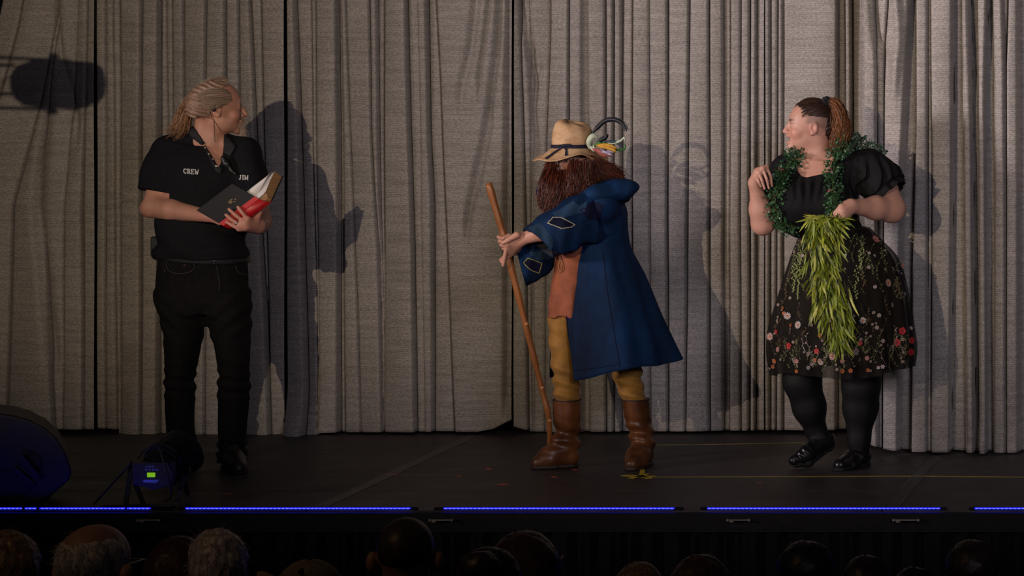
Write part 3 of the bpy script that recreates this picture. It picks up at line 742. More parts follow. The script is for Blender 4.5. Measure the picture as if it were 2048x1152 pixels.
# ================================================================== people: shared tools
def view_frame(px):
    """horizontal sight direction at a pixel column, and the image-right direction"""
    r = Vn((px-VX, FPX, 0)); return r, np.array((r[1], -r[0], 0))
class Head:
    def __init__(s, O, f, u, H, lx=1.0, wy=1.0):
        s.f = Vn(f); s.u = Vn(np.array(u, float)-s.f*np.dot(u, s.f)); s.s = np.cross(s.u, s.f)
        s.R = np.stack([s.f, s.s, s.u]); s.H = H; s.lx = lx; s.wy = wy; s.O = np.array(O, float)
    def p(s, x, y, z): return s.O+s.H*(x*s.lx*s.f+y*s.wy*s.s+(z-.47)*s.u)
    def loc(s, P_):
        q = (P_-s.O)@s.R.T/s.H; q[:, 0] /= s.lx; q[:, 1] /= s.wy; q[:, 2] += .47; return q
    def r(s, a, b, c): return np.array((a*s.lx, b*s.wy, c))*s.H
    def build(s, F, mouth=0.0, nose=1.0, chin=1.0, jaw=1.0, neck=None, ears=(1, -1), simple=False):
        H = s.H; E = lambda x, y, z, a, b, c, k=.05, op='u': F.ell(s.p(x, y, z), s.r(a, b, c), s.R, k*H, op)
        E(-.02, 0, .62, .42, .325, .375, .02)
        E(.14, 0, .52, .285, .265, .42, .08)
        E(.165, 0, .21, .235*jaw, .215*jaw, .185, .08)
        E(.08, .12, .26, .20, .12, .17, .06); E(.08, -.12, .26, .20, .12, .17, .06)
        F.ell(s.p(.355, 0, .085), s.r(.075*chin, .09, .075), s.R, .06*H)
        if simple:
            for e in ears: F.ell(s.p(-.03, e*.335, .47), s.r(.075, .032, .125), s.R, .01*H)
            return s
        for e in (1, -1): E(.27, e*.15, .36, .12, .12, .12, .06)
        F.cone(s.p(.36, -.13, .60), s.p(.36, .13, .60), .052*H, k=.05*H)
        for e in (1, -1):
            E(.44, e*.145, .515, .075, .085, .052, .03, 's')
            E(.335, e*.135, .505, .070, .070, .062, .008)
            F.cone(s.p(.395, e*.08, .545), s.p(.375, e*.20, .545), .013*H, k=.015*H)
        F.cone(s.p(.405, 0, .555), s.p(.41+.085*nose, 0, .375), .030*H, .048*H, k=.035*H)
        for e in (1, -1): E(.435, e*.052, .35, .05, .042, .036, .02)
        # mouth
        if mouth > 0:
            E(.418, 0, .255+mouth*.35, .058, .100, .030, .015); E(.400, 0, .215-mouth*.65, .058, .092, .034, .015)
            E(.46, 0, .235-mouth*.12, .11, .066, mouth*.55, .006, 's')
        else:
            E(.415, 0, .255, .055, .105, .028, .012); E(.408, 0, .203, .055, .09, .032, .012)
        for e in ears:
            Re = s.R
            F.ell(s.p(-.035, e*.315, .47), s.r(.085, .030, .140), Re, .012*H)
            F.ell(s.p(-.012, e*.350, .485), s.r(.048, .034, .082), Re, .008*H, 's')
            F.ell(s.p(-.010, e*.325, .365), s.r(.040, .028, .042), Re, .015*H)
        return s
def hand(F, wrist, knuckles, mids, tips, thumb, r=.0095, rw=.024, k=.010):
    wrist = np.array(wrist)
    for kn in knuckles: F.cone(wrist, kn, rw*.80, r*1.28, k)
    for a, b in zip(knuckles[:-1], knuckles[1:]): F.cone(a, b, r*1.15, k=k)
    for kn, m, t in zip(knuckles, mids, tips):
        F.cone(kn, m, r*1.02, r*.94, .0015); F.cone(m, t, r*.94, r*.80, .0015)
    if thumb is not None:
        F.cone(thumb[0], thumb[1], r*1.7, r*1.2, k); F.cone(thumb[1], thumb[2], r*1.2, r*.9, .004)
def lerp(a, b, t): return np.array(a)*(1-t)+np.array(b)*t
def blendc(c, new, w): return c*(1-w[:, None])+np.array(new)*w[:, None]
def soft(d, a, b): return np.clip((b-d)/(b-a), 0, 1)
def ellw(q, c, r): return soft(np.sqrt((((q-np.array(c))/np.array(r))**2).sum(1)), .75, 1.1)
def face_paint(h, V, skin, lips=(.5, .2, .17), brow=(.2, .12, .08), cheek=(.68, .33, .27), eye=True):
    q = h.loc(V); c = np.tile(np.array(skin, float), (len(V), 1))
    for e in (1, -1):
        c = blendc(c, cheek, .5*ellw(q, (.30, e*.16, .36), (.17, .16, .12)))
        c = blendc(c, brow, .85*ellw(q, (.41, e*.14, .602), (.10, .115, .026)))
        c = blendc(c, cheek, .4*ellw(q, (-.03, e*.33, .47), (.12, .08, .17)))
        if eye:
            c = blendc(c, (.55, .50, .46), .8*ellw(q, (.40, e*.135, .507), (.05, .055, .022)))
            c = blendc(c, (.04, .03, .025), ellw(q, (.405, e*.135, .508), (.05, .026, .026)))
            c = blendc(c, (.10, .06, .05), .7*ellw(q, (.40, e*.14, .533), (.06, .075, .010)))
    c = blendc(c, cheek, .45*ellw(q, (.52, 0, .37), (.10, .07, .06)))
    c = blendc(c, lips, .8*ellw(q, (.44, 0, .23), (.055, .085, .045)))
    return c
m_skin = tint_mat('skin', 0.50, 0.10, 45, 0.08, 0.001)
m_hair = tint_mat('hair_strands', 0.42, 0.25, 120)
def surfput(name, F, m, parent, tint=None, smooth=1, **kw):
    V, Q = F.surf(smooth)
    t = None
    if tint is not None: t = tint(V) if callable(tint) else np.tile(np.array(tint, float), (len(V), 1))
    return put(name, mesh_np(name, V, Q, True, t), m, parent, **kw)
def shell(F, region, off, base=None):
    """a raised cloth piece: the surface pushed out by off, kept only inside region(p)<0"""
    G = F.copy(); keep = np.full(F.v.shape, 1.0, np.float32)
    i, p = F.near(.05); q = tuple(i.T)
    keep[q] = np.maximum(np.abs(F.v[q]-off*.4)-off*.6, region(p)); G.v = keep
    return G
def wrinkle(seed, a, sx, sy, sz):
    o = seed*7.31
    return lambda x, y, z: a*(vnoise(x*sx+o, y*sy+o, z*sz+o)+.5*vnoise(x*sx*2.1+o, y*sy*2.1, z*sz*2.1+o))

# ================================================================== the man with the book
Ym = 1.40
J = lambda px, py, dy=0.0: P(px, py, Ym+dy)
px_m = M(1, Ym)
man = thing('person', J(410, 940)*(1, 1, 0), 'man in black polo and jeans with grey ponytail reading a book', 'person')
rv, iv = view_frame(440)
hm = Head(J(432, 219), iv*.985+rv*.17, (0.0, 0, 1), .252, 1.04, .90)
lo, hi = J(262, 960)-(0, .55, .02), J(580, 140)+(0, .42, .05)
def st(J_, rows):
    """rows (py, cx, half width px, depth m, dy)"""
    out = []
    for py, cx, hw, dep, dy in rows:
        c = J_(cx, py, dy); out.append((c[2], c[0], c[1], hw*px_m, dep))
    return out
TORSO_M = [(292, 412, 62, .085, .03), (310, 410, 78, .105, .02), (345, 408, 86, .120, .0), (400, 405, 84, .130, -.01), (450, 403, 86, .145, -.03), (490, 403, 88, .150, -.03), (520, 404, 88, .140, -.01)]
def man_torso(F, off=0.0, k=.03):
    F.loft(st(J, TORSO_M), k, off=off, yaw=.12)
    F.cone(J(400, 276, .03), J(338, 306, .03), .055+off, .066+off, k); F.cone(J(424, 278, .03), J(486, 306, .02), .050+off, .064+off, k)
B = SDF(lo, hi, .0039)
man_torso(B, -.012)
B.loft(st(J, [(520, 404, 80, .125, -.01), (560, 404, 82, .12, 0), (620, 405, 78, .115, 0)]), .03)
for pts in ([(370, 610), (362, 700), (360, 780), (362, 880), (362, 925)], [(446, 610), (466, 700), (468, 780), (466, 880), (468, 925)]):
    B.chain([J(x, y) for x, y in pts], [.085, .065, .050, .036, .034], .02)
hm.build(B, nose=1.2, chin=.9, jaw=1.02)
B.cone(J(415, 232, .015), J(411, 300, .03), .055, .068, .03)                  # neck
B.cone(J(430, 266, .0), J(418, 300, .01), .026, .055, .03)
# right arm (image left): shoulder, elbow, wrist
elb, wr = J(306, 414, -.05), J(416, 432, -.25)
B.chain([J(334, 306, .03), J(318, 370, -.01), elb], [.058, .050, .048], .02)
B.cone(elb, lerp(elb, wr, .35), .047, .047, .02); B.cone(lerp(elb, wr, .35), wr, .047, .029, .02)
B.ell(J(293, 418, -.03), (.028, .03, .03), None, .03)
# right hand goes behind the book, supporting it
kn = [J(437, 428, -.27), J(440, 433, -.28), J(441, 439, -.285), J(440, 445, -.285)]
hand(B, wr, kn, [J(452, 428, -.275), J(456, 434, -.285), J(456, 440, -.29), J(453, 447, -.29)], [J(462, 434, -.28), J(466, 438, -.285), J(466, 443, -.29), J(460, 449, -.29)],
     [J(428, 425, -.27), J(438, 416, -.275), J(446, 410, -.275)], .0095, .027)
# left arm (image right): the forearm comes towards the hall, hand under the spine
elb2, wr2 = J(521, 443, -.06), J(515, 452, -.27)
B.chain([J(492, 306, .02), J(508, 372, -.01), elb2], [.060, .052, .048], .02)
B.cone(elb2, lerp(elb2, wr2, .5), .048, .044, .02); B.cone(lerp(elb2, wr2, .5), wr2, .044, .031, .02)
kn = [J(495, 438, -.365), J(487, 443, -.37), J(480, 450, -.372), J(478, 457, -.365)]
md = [J(486, 427, -.374), J(472, 431, -.376), J(464, 440, -.376), J(465, 451, -.370)]
tp = [J(476, 414, -.372), J(458, 418.5, -.372), J(452, 429.5, -.372), J(453.5, 444, -.366)]
hand(B, wr2, kn, md, tp, [J(512, 440, -.31), J(520, 424, -.30), J(523, 410, -.295)], .0098, .030, .012)
B.cone(wr2, J(492, 452, -.36), .032, .024, .02)
SK = (.56, .275, .185)
def man_paint(V):
    c = face_paint(hm, V, SK, lips=(.48, .2, .17), brow=(.42, .28, .2), cheek=(.60, .25, .17))
    q = hm.loc(V)
    c = blendc(c, (.58, .24, .18), .4*soft(np.abs(V[:, 2]-J(0, 432)[2]), .04, .09)*(V[:, 0] > J(430, 0)[0]))
    return c
body = surfput('body', B, m_skin, man, man_paint)
bt_body = bvh(body)

# hair: thin swept-back cap, ponytail, goatee
m_caph = tint_mat('hair_cap', 0.45, 0.35, 90, .3, .003)
C = SDF(hm.p(-.6, -.5, .1)-(.12, .05, .05), hm.p(.5, .5, 1.1)+(.05, .12, .05), .0042)
C.ell(hm.p(-.03, 0, .63), hm.r(.440, .340, .388), hm.R)
C.ell(hm.p(-.36, 0, .50), hm.r(.13, .24, .26), hm.R, .05)
def hairline(p):
    q = hm.loc(p); x, y, z = q.T
    return np.maximum(x-np.interp(z, [.25, .48, .54, .64, .74, .86, .95, 1.05], [-.13, -.11, .08, .20, .20, .11, .22, .30]), .33-z)*hm.H*.8
i_, p_ = C.near(.08); C.v[tuple(i_.T)] = np.maximum(C.v[tuple(i_.T)], hairline(p_))
C.disp(lambda x, y, z: .0035*np.sin(((z-hm.O[2])*1.0+(x-hm.O[0])*.35)*330+3*vnoise(x*20, y*20, z*20)))
def man_hair_paint(V):
    n = vnoise(V[:, 0]*25, V[:, 1]*25, V[:, 2]*120)+.5
    return np.array((.28, .165, .105))[None]*(1-n[:, None])+np.array((.50, .33, .23))[None]*n[:, None]
hair = surfput('hair', C, m_caph, man, man_hair_paint)
gl = lambda *a: [hm.p(*q) for q in a]
g = []
for y in np.linspace(-.28, .28, 9):
    w = math.cos(y*3.2)
    g.append(gl((.20*w, y*1.0, .98*w+.03), (0, y*1.12, 1.03*w+.02), (-.26, y*1.1, .92*w+.02), (-.42, y*.8, .74*w), (-.50, y*.25, .60)))
strands('hair_strands', g, 260, .0035, .0011, .0007, m_hair, hair, seg=12, seed=2, c0=(.30, .19, .12), c1=(.62, .47, .36))
g2 = []
for z in np.linspace(.50, .84, 8):
    for e in (-1, 1):
        g2.append(gl((float(np.interp(z, [.5, .55, .62, .72, .84], [-.02, .10, .19, .20, .12])), e*.335, z), (.0, e*.375, z+.015), (-.22, e*.335, z-.005), (-.40, e*.20, .62+.3*(z-.62)), (-.50, e*.03, .60)))
for e in (0, 1):
    strands('hair_strands', g2[e::2], 190, .003, .0011, .0007, m_hair, hair, seg=12, seed=5+e, c0=(.30, .19, .12), c1=(.60, .45, .34))
tube('hair_tie', [J(388, 194, .0), J(386, 199, .012), J(385, 206, .0), J(387, 202, -.014), J(388, 194, .0)], .007, mat('brown_hair_tie', (.08, .05, .04), .6), hair)
pg = [[J(388+a, 198+b, c), J(377+a, 206+b*2, c*2), J(368+a*2.4, 230+b*2, c*2.5), J(360+a*2.8, 256+b, c*2.5), J(343+a*3.2, 262+b*3, c*2.2-.01)] for a, b, c in ((-2, -3, -.01), (0, -3, .01), (3, 0, .014), (4, 4, .0), (2, 5, -.014), (-3, 3, -.012), (-2, -3, -.01))]
PT = SDF(J(320, 290, -.1), J(400, 180, .1), .005); PT.chain([J(386, 201), J(376, 212), J(367, 235), J(358, 257), J(346, 266)], [.014, .024, .033, .030, .012], .02)
PT.disp(lambda x, y, z: .004*np.sin((x*1.6+z*.4)*420+4*vnoise(x*30, y*30, z*15)))
pony = surfput('ponytail', PT, m_caph, man, lambda V: np.array((.30, .15, .07))[None]*(.7+.8*(vnoise(V[:, 0]*90, V[:, 1]*40, V[:, 2]*25)[:, None]+.5)))
strands('hair_strands', pg, 420, .006, .0013, .0006, m_hair, pony, seg=16, wave=.008, seed=4, spread_tip=.011, c0=(.16, .075, .03), c1=(.56, .30, .14))
gb = [[hm.p(.40, y, .16), hm.p(.46, y*.95, .09), hm.p(.47, y*.8, .0), hm.p(.43, y*.5, -.08)] for y in np.linspace(-.13, .13, 7)]
strands('goatee', gb, 330, .006, .0010, .0005, m_hair, man, seg=8, wave=.004, seed=6, spread_tip=.008, c0=(.36, .22, .15), c1=(.68, .56, .47))
gm = [[hm.p(.46, y*.3, .295), hm.p(.47, y*.6, .275), hm.p(.44, y, .23), hm.p(.40, y*1.2, .16)] for y in np.linspace(-.12, .12, 6)]
strands('moustache', gm, 150, .004, .0009, .0005, m_hair, man, seg=8, wave=.002, seed=7, c0=(.42, .25, .17), c1=(.66, .50, .40))
# in-ear monitor
m_blk = mat('black_plastic', (.012, .012, .013), .4, .2, 60)
eh, en = hit(bt_body, 427.5, 219)
ep = put('earpiece', (lambda F: mesh_np('earpiece', *F.surf()))(SDF(eh-Vector((.03,)*3), eh+Vector((.03,)*3), .002).ell(eh+en*.002, (.010, .009, .011), None, 0).cone(eh+en*.004+Vector((.002, 0, .006)), eh+en*.004+Vector((.006, 0, .016)), .004, k=.004)), m_blk, man)
wire = []
for x, y in ((429, 208), (423, 212), (421.5, 224), (424, 236), (428, 241), (429, 256), (429, 270), (430, 284)):
    p, n = hit(bt_body, x, y, Ym-.08); wire.append(np.array(p+n*.003))
tube('wire', wire, .0013, m_blk, ep, 40, 6)
wire = []
for x, y in ((428, 241), (433, 248), (438, 256), (442, 263)):
    p, n = hit(bt_body, x, y, Ym-.08); wire.append(np.array(p+n*.002))
tube('wire', wire, .0010, m_blk, ep, 20, 6)

# polo shirt
m_polo = mat('black_polo_knit', (.0065, .0068, .0085), .85, .3, 90, bumps=.25, bdist=.002, spec=.2)
S = SDF(J(262, 560)-(0, .4, 0), J(560, 240)+(0, .36, 0), .0055)
man_torso(S, .004, .04)
S.loft(st(J, [(500, 403, 90, .152, -.03), (514, 403, 91, .150, -.025)]), .02)
S.chain([J(336, 306, .03), J(322, 345, .0), J(311, 386, -.025)], [.078, .082, .080], .04)
S.plane(J(309, 384, -.025), (J(306, 396, -.03)-J(322, 345, .0)), **dict(zip(('lo', 'hi'), bx(J, 255, 430, 352, 366))))
S.chain([J(490, 308, .02), J(502, 345, .0), J(512, 392, -.03)], [.072, .066, .062], .04)
S.plane(J(512, 392, -.03), (J(512, 392, -.03)-J(502, 345, .0)), **dict(zip(('lo', 'hi'), bx(J, 490, 425, 560, 375))))
S.plane(J(403, 514), (0, 0, -1))
S.disp(wrinkle(1, .013, 7, 7, 13), .06)
S.disp(lambda x, y, z: .006*np.sin((z*1.0+x*.8)*42)*soft(np.abs(z-J(0, 480)[2]), .02, .14), .06)
S.cut_region(poly_sd([(383, 246), (392, 268), (409, 293), (425, 320), (434, 336), (441, 328), (446, 305), (449, 272), (452, 246)]), .12)
shirt = surfput('polo_shirt', S, m_polo, man)
m_trim = mat('black_collar', (.0075, .008, .0095), .75, .25, 90)
for nm, pl in (('collar', [(384, 252), (374, 262), (384, 276), (403, 291), (411, 286), (398, 268), (388, 252)]), ('collar', [(448, 268), (461, 278), (472, 292), (461, 314), (448, 306), (447, 285)])):
    surfput(nm, shell(S, poly_sd(pl), .012), m_trim, shirt)
surfput('placket', shell(S, poly_sd([(405, 292), (411, 290), (437, 334), (446, 334), (443, 348), (432, 345)]), .007), m_trim, shirt)
bt = bvh(shirt)
m_btn = mat('pale_button', (.5, .4, .3), .35, .2, 60)
for x, y in ((410, 298), (417, 310), (424, 321), (432, 332), (437, 335)):
    p, n = hit(bt, x, y, Ym-.13); q = MB().cyl(p+n*.008, p+n*.011, .0042, n=10); put('button', q.mesh('button'), m_btn, shirt)
m_let = mat('white_embroidery', (.62, .60, .58), .6, .1, 90)
def quad(a, b, w):
    a = np.array(a, float); b = np.array(b, float); n = b-a; n = np.array((-n[1], n[0]))/np.hypot(*n)*w/2
    return [a-n, b-n, b+n, a+n]
SLAB = {'C': [((6.4, 2.6), (4.9, .8), 1.5), ((5.2, .8), (2.6, .8), 1.3), ((2.8, .9), (1.0, 3.2), 1.7), ((1.1, 3), (1.1, 7), 1.9), ((1.0, 6.8), (2.8, 9.1), 1.7), ((2.6, 9.2), (5.2, 9.2), 1.3), ((4.9, 9.2), (6.4, 7.4), 1.5), ((6.4, .6), (6.4, 3.2), .9)],
        'R': [((1.8, 0), (1.8, 10), 1.9), ((.4, .5), (4.8, .5), 1), ((.4, 9.5), (3.4, 9.5), 1), ((1.8, 5.2), (4.8, 5.2), 1), ((4.6, .6), (5.9, 2), 1.4), ((5.8, 1.7), (5.8, 4), 1.6), ((5.9, 3.7), (4.6, 5.2), 1.4), ((4, 5.2), (6.4, 9.6), 1.6), ((5.4, 9.5), (7.4, 9.5), 1)],
        'E': [((1.8, 0), (1.8, 10), 1.9), ((.4, .5), (6.2, .5), 1), ((.4, 9.5), (6.4, 9.5), 1), ((1.8, 4.9), (4.6, 4.9), 1), ((6, .3), (6, 2.6), 1), ((6.2, 7.2), (6.2, 9.8), 1), ((4.5, 3.7), (4.5, 6.1), .9)],
        'W': [((1.2, .4), (2.9, 9.8), 1.7), ((2.9, 9.6), (4.5, 2.5), 1.1), ((4.5, 2.5), (6.1, 9.8), 1.7), ((6.1, 9.6), (7.9, .4), 1.1), ((-.1, .5), (2.6, .5), 1), ((6.6, .5), (9.1, .5), 1)],
        'J': [((4.2, .3), (4.2, 7.4), 1.9), ((2.6, .5), (5.8, .5), 1), ((4.2, 7.2), (3.0, 9.4), 1.5), ((3.2, 9.4), (1.2, 9.0), 1.2), ((1.2, 9.2), (.9, 7.2), 1.3)],
        'I': [((2.4, 0), (2.4, 10), 1.9), ((.8, .5), (4, .5), 1), ((.8, 9.5), (4, 9.5), 1)],
        'M': [((1.6, 0), (1.6, 10), 1.5), ((1.4, .3), (4.4, 8.6), 1.6), ((4.4, 8.6), (7.4, .3), 1.1), ((7.4, 0), (7.4, 10), 1.9), ((0, .5), (2.4, .5), 1), ((6.6, .5), (9, .5), 1), ((.2, 9.5), (3, 9.5), 1), ((6, 9.5), (8.8, 9.5), 1)]}
def slab_word(word, x, y, sx, sy, adv, slope):
    out = []; cx = 0.0
    for ch in word:
        for a, b, w in SLAB[ch]:
            out.append([(x+(cx+p[0])*sx, y+p[1]*sy+(cx+p[0])*sx*slope) for p in quad(a, b, w)])
        cx += adv[ch]
    return out
ADV = {'C': 7.6, 'R': 7.8, 'E': 7.4, 'W': 9.6, 'J': 6.8, 'I': 5.0, 'M': 9.4}
patch('lettering', slab_word('CREW', 367, 337.0, .98, 1.02, ADV, .08), bt, m_let, shirt, .003, cuts=0)
patch('lettering', slab_word('JIM', 478, 349.5, .92, .98, ADV, .05), bt, m_let, shirt, .003, cuts=0)
# dark lapel microphone hanging from the collar
p, n = hit(bt, 452, 325, Ym-.12)
mic = surfput('clip_microphone', SDF(np.array(p)-.06, np.array(p)+.06, .004).chain([J(446, 316, p.y-Ym-.02), J(453, 328, p.y-Ym-.02), J(463, 342, p.y-Ym-.02), J(476, 352, p.y-Ym-.015)], [.012, .016, .009, .010], .01), m_blk, man)

# jeans, belt
m_jean = mat('black_denim', (.0065, .0060, .0062), .85, .35, 50, bumps=.2, bdist=.002, spec=.2)
T = SDF(J(295, 932)-(0, .32, 0), J(515, 500)+(0, .32, 0), .0068)
T.loft(st(J, [(506, 404, 87, .142, -.015), (530, 404, 88, .138, -.01), (560, 404, 90, .130, .0), (600, 405, 90, .125, .0), (625, 405, 86, .118, .0)]), .0, yaw=.06)
T.loft(st(J, [(585, 358, 45, .115, .0), (647, 366, 42, .108, -.01), (697, 365, 34, .098, -.015), (755, 360, 28.5, .084, -.015), (780, 360, 29, .082, -.01), (855, 361, 27, .078, .01), (895, 366, 27, .080, .02), (922, 367, 29, .088, .02)]), .035)
T.loft(st(J, [(585, 452, 45, .115, .0), (647, 459, 42, .108, -.01), (697, 465, 34, .098, -.02), (747, 468, 29.5, .086, -.02), (770, 468, 31.5, .084, -.015), (855, 465, 27.5, .078, .01), (897, 464, 27, .080, .02), (924, 464, 30, .090, .02)]), .035)
def jean_w(x, y, z):
    zk = J(0, 765)[2]; za = J(0, 898)[2]; zc = J(0, 640)[2]
    a = .0055*np.sin((z-zk)*115+x*22+4*vnoise(x*9, y*9, z*9))*soft(np.abs(z-zk), .02, .11)
    b = .008*np.sin((z-za)*130+x*30+5*vnoise(x*9, y*9, z*7))*soft(np.abs(z-za), .02, .07)
    c = .005*np.sin((z*.8-np.abs(x-J(415, 0)[0])*.7)*90)*soft(np.abs(z-zc), .02, .14)
    return a+b+c+.004*vnoise(x*14, y*14, z*14)
T.disp(jean_w, .05)
jeans = surfput('jeans', T, m_jean, man)
bj = bvh(jeans)
m_seam = mat('denim_stitch', (.035, .031, .031), .7, .2, 90)
def seam(name, pts, w, tree, m, parent, eps=.003, fb=1.2):
    pp = resample(np.array(pts, float), 24); path = []
    for x, y in pp:
        p, n = hit(tree, x, y, fb); path.append(np.array(p+n*eps))
    v, f = tubes(np.array([path]), np.full((1, 24), w), 5); return put(name, mesh_np(name, v, f), m, parent)
seam('pocket_seam', [(334, 522), (336, 537), (350, 546), (376, 545), (388, 537), (391, 525)], .0022, bj, m_seam, jeans)
seam('fly_seam', [(433, 531), (436, 548), (439, 570), (438, 586)], .0022, bj, m_seam, jeans)
seam('pocket_seam', [(470, 530), (476, 544), (492, 550)], .0022, bj, m_seam, jeans)
m_cop = mat('copper_rivet', (.35, .17, .09), .4, .2, 60, metal=.8)
for x, y in ((369, 530), (337, 521), (330, 541)):
    p, n = hit(bj, x, y, 1.25); put('rivet', MB().cyl(p-n*.001, p+n*.003, .0042, n=10).mesh('rivet'), m_cop, jeans)
m_belt = mat('black_leather', (.020, .019, .021), .38, .2, 40, bumps=.2)
belt = surfput('belt', shell(T, poly_sd([(300, 500), (330, 505), (372, 513), (402, 516), (450, 515), (510, 508), (510, 524), (450, 530), (402, 530), (360, 527), (300, 518)]), .012), m_belt, man)
bb = bvh(belt)
m_met = mat('buckle_steel', (.5, .48, .46), .3, .2, 60, metal=1)
for x, y in ((427.5, 516), (427.5, 521.5), (428, 527), (391, 527)):
    p, n = hit(bb, x, y, 1.24); put('buckle_stud', MB().cyl(p-n*.001, p+n*.003, .0032, n=8).mesh('buckle_stud'), m_met, belt)
pk = bevel(put('radio_pack', MB().box(J(314, 493, -.02), (.040, .075, .095)).mesh('radio_pack'), m_blk, man), .008, 2)
tube('antenna', [J(316, 474, -.02), J(316, 455, -.02), J(315.5, 438, -.02)], .0025, m_blk, pk, 8, 6)
put('pack_clip', MB().box(J(313, 495, -.062), (.02, .008, .06)).mesh('pack_clip'), m_blk, pk)
# shoes
m_shoe = mat('black_shoe_leather', (.016, .015, .015), .45, .3, 40, bumps=.2)
m_sole = mat('dark_sole', (.010, .009, .009), .7, .2, 40)
def shoe_man(heel, toe, label=None):
    heel = np.array(heel, float); toe = np.array(toe, float)
    G = SDF(np.minimum(heel, toe)-(.09, .09, .01), np.maximum(heel, toe)+(.09, .09, .15), .0045)
    d = Vn(toe-heel)
    G.cone(heel+(0, 0, .045), lerp(heel, toe, .5)+(0, 0, .040), .044, .047, .02); G.cone(lerp(heel, toe, .5)+(0, 0, .036), toe-d*.03+(0, 0, .026), .049, .040, .02)
    G.cone(heel+d*.02+(0, 0, .05), heel+d*.03+(0, 0, .11), .040, .040, .02); G.cone(heel+d*.05+(0, 0, .09), lerp(heel, toe, .6)+(0, 0, .045), .034, .035, .03)
    G.plane((0, 0, .012), (0, 0, -1)); o = surfput('shoe', G, m_shoe, man)
    K = SDF(np.minimum(heel, toe)-(.09, .09, .01), np.maximum(heel, toe)+(.09, .09, .06), .0045)
    K.cone(heel+(0, 0, .01), lerp(heel, toe, .5)+(0, 0, .01), .046, .047, .02); K.cone(lerp(heel, toe, .5)+(0, 0, .01), toe-d*.03+(0, 0, .01), .052, .043, .02)
    K.plane((0, 0, .018), (0, 0, 1)); K.plane((0, 0, .001), (0, 0, -1)); surfput('sole', K, m_sole, o)
    n = np.cross(d, (0, 0, 1))
    for k in range(5):
        c = lerp(heel+d*.09+(0, 0, .118), lerp(heel, toe, .62)+(0, 0, .083), k/4)
        tube('lace', [c-n*.022-(0, 0, .006), c+(0, 0, .003), c+n*.022-(0, 0, .006)], .0028, m_seam, o, 8, 5)
f1 = J(461, 935, .04)*(1, 1, 0); shoe_man(f1, f1+np.array((.115, -.235, 0)))
f2 = J(366, 935, .04)*(1, 1, 0); shoe_man(f2, f2+np.array((-.06, -.25, 0)))

# the book
m_cov = mat('black_book_cloth', (.008, .0075, .008), .6, .2, 60, bumps=.1, spec=.3)
m_redc = mat('red_spine_cloth', (.52, .012, .014), .42, .12, 60)
m_pgw = mat('white_page', (.82, .78, .74), .7, .04, 40)
m_pgb = mat('browned_page_edges', (.36, .20, .085), .7, .3, 6, (1, 1, 40))
m_gold = mat('gold_stamp', (.25, .17, .07), .4, .2, 60, metal=.6)
A0, A1 = J(519, 398, -.355), J(543, 402, -.330)        # spine top corners
ln = J(478, 440, -.340)-J(531, 400, -.343)           # down the spine
ln = Vn(ln)*.205
wl = J(467, 368, -.345)-A0; wl = Vn(wl)*.145            # left cover
wr_ = J(561, 362, -.262)-A1; wr_ = Vn(wr_)*.145           # right cover
book = thing('book', A0+ln, 'open thick book with black cover and red spine in the man\'s hands', 'book')
nl = Vn(np.cross(wl, ln)); nl = nl if nl[1] < 0 else -nl   # outward (towards hall)
nr = Vn(np.cross(wr_, ln)); nr = nr if nr[0] > 0 else -nr
def slab(name, o, a, b, nrm, t, m, par, bw=.0012):
    return bevel(put(name, MB().prism([o, o+a, o+a+b, o+b], nrm*t).mesh(name), m, par), bw, 2)
cv = slab('front_cover', A0, wl, ln, nl, .004, m_cov, book)
slab('cloth_joint', A0+nl*.0005, wl*.17, ln, nl, .0045, m_redc, cv)
slab('back_cover', A1, wr_, ln, nr, .004, m_cov, book)
# rounded spine
sp = MB(); n = 8; pts = []
bul = Vn(np.cross(ln, A1-A0)); bul = bul if bul[1] < 0 else -bul
for k in range(n+1):
    t_ = k/n; pts.append(lerp(A0+nl*.003, A1+nr*.003, t_)+bul*.010*math.sin(math.pi*t_))
vv = []
for off in (0, .004):
    for q in pts: vv += [q+bul*off, q+ln+bul*off]
m2 = 2*(n+1); ff = []
for k in range(n):
    a = 2*k; ff += [(a, a+2, a+3, a+1), (m2+a, m2+a+1, m2+a+3, m2+a+2), (a, m2+a, m2+a+2, a+2), (a+1, a+3, m2+a+3, m2+a+1)]
put('spine', MB().add(vv, ff).mesh('spine', True), m_redc, book)
ins = .004
pl_ = slab('left_pages', A0-nl*.010+ln*.02+wl*.03, wl*.93, ln*.96, nl, .009, m_pgb, book)
# thick right page block: browned edges, white open page curling to the gutter
g0 = A0-nl*.010+ln*.02
tA = A1-nr*.001+ln*.02+wr_*.03; topw = wr_*.93; thick = -nr*.046
rb = put('right_pages', MB().prism([tA, tA+topw, tA+topw+thick, lerp(tA+topw*.45, tA+thick+topw*.45, .96), tA+thick*.86+topw*.10, tA+thick*.45], ln*.96).mesh('right_pages'), m_pgb, book)
cur = resample(np.array([g0+wl*.02, tA+thick*1.02+topw*.12, tA+thick*1.06+topw*.5, tA+thick*1.03+topw]), 12)
vv = [q+ln*.0 for q in cur]+[q+ln*.955 for q in cur]
solid(put('open_page', mesh_np('open_page', np.array(vv), [(k, k+1, 13+k, 12+k) for k in range(11)]), m_pgw, book), .0008)
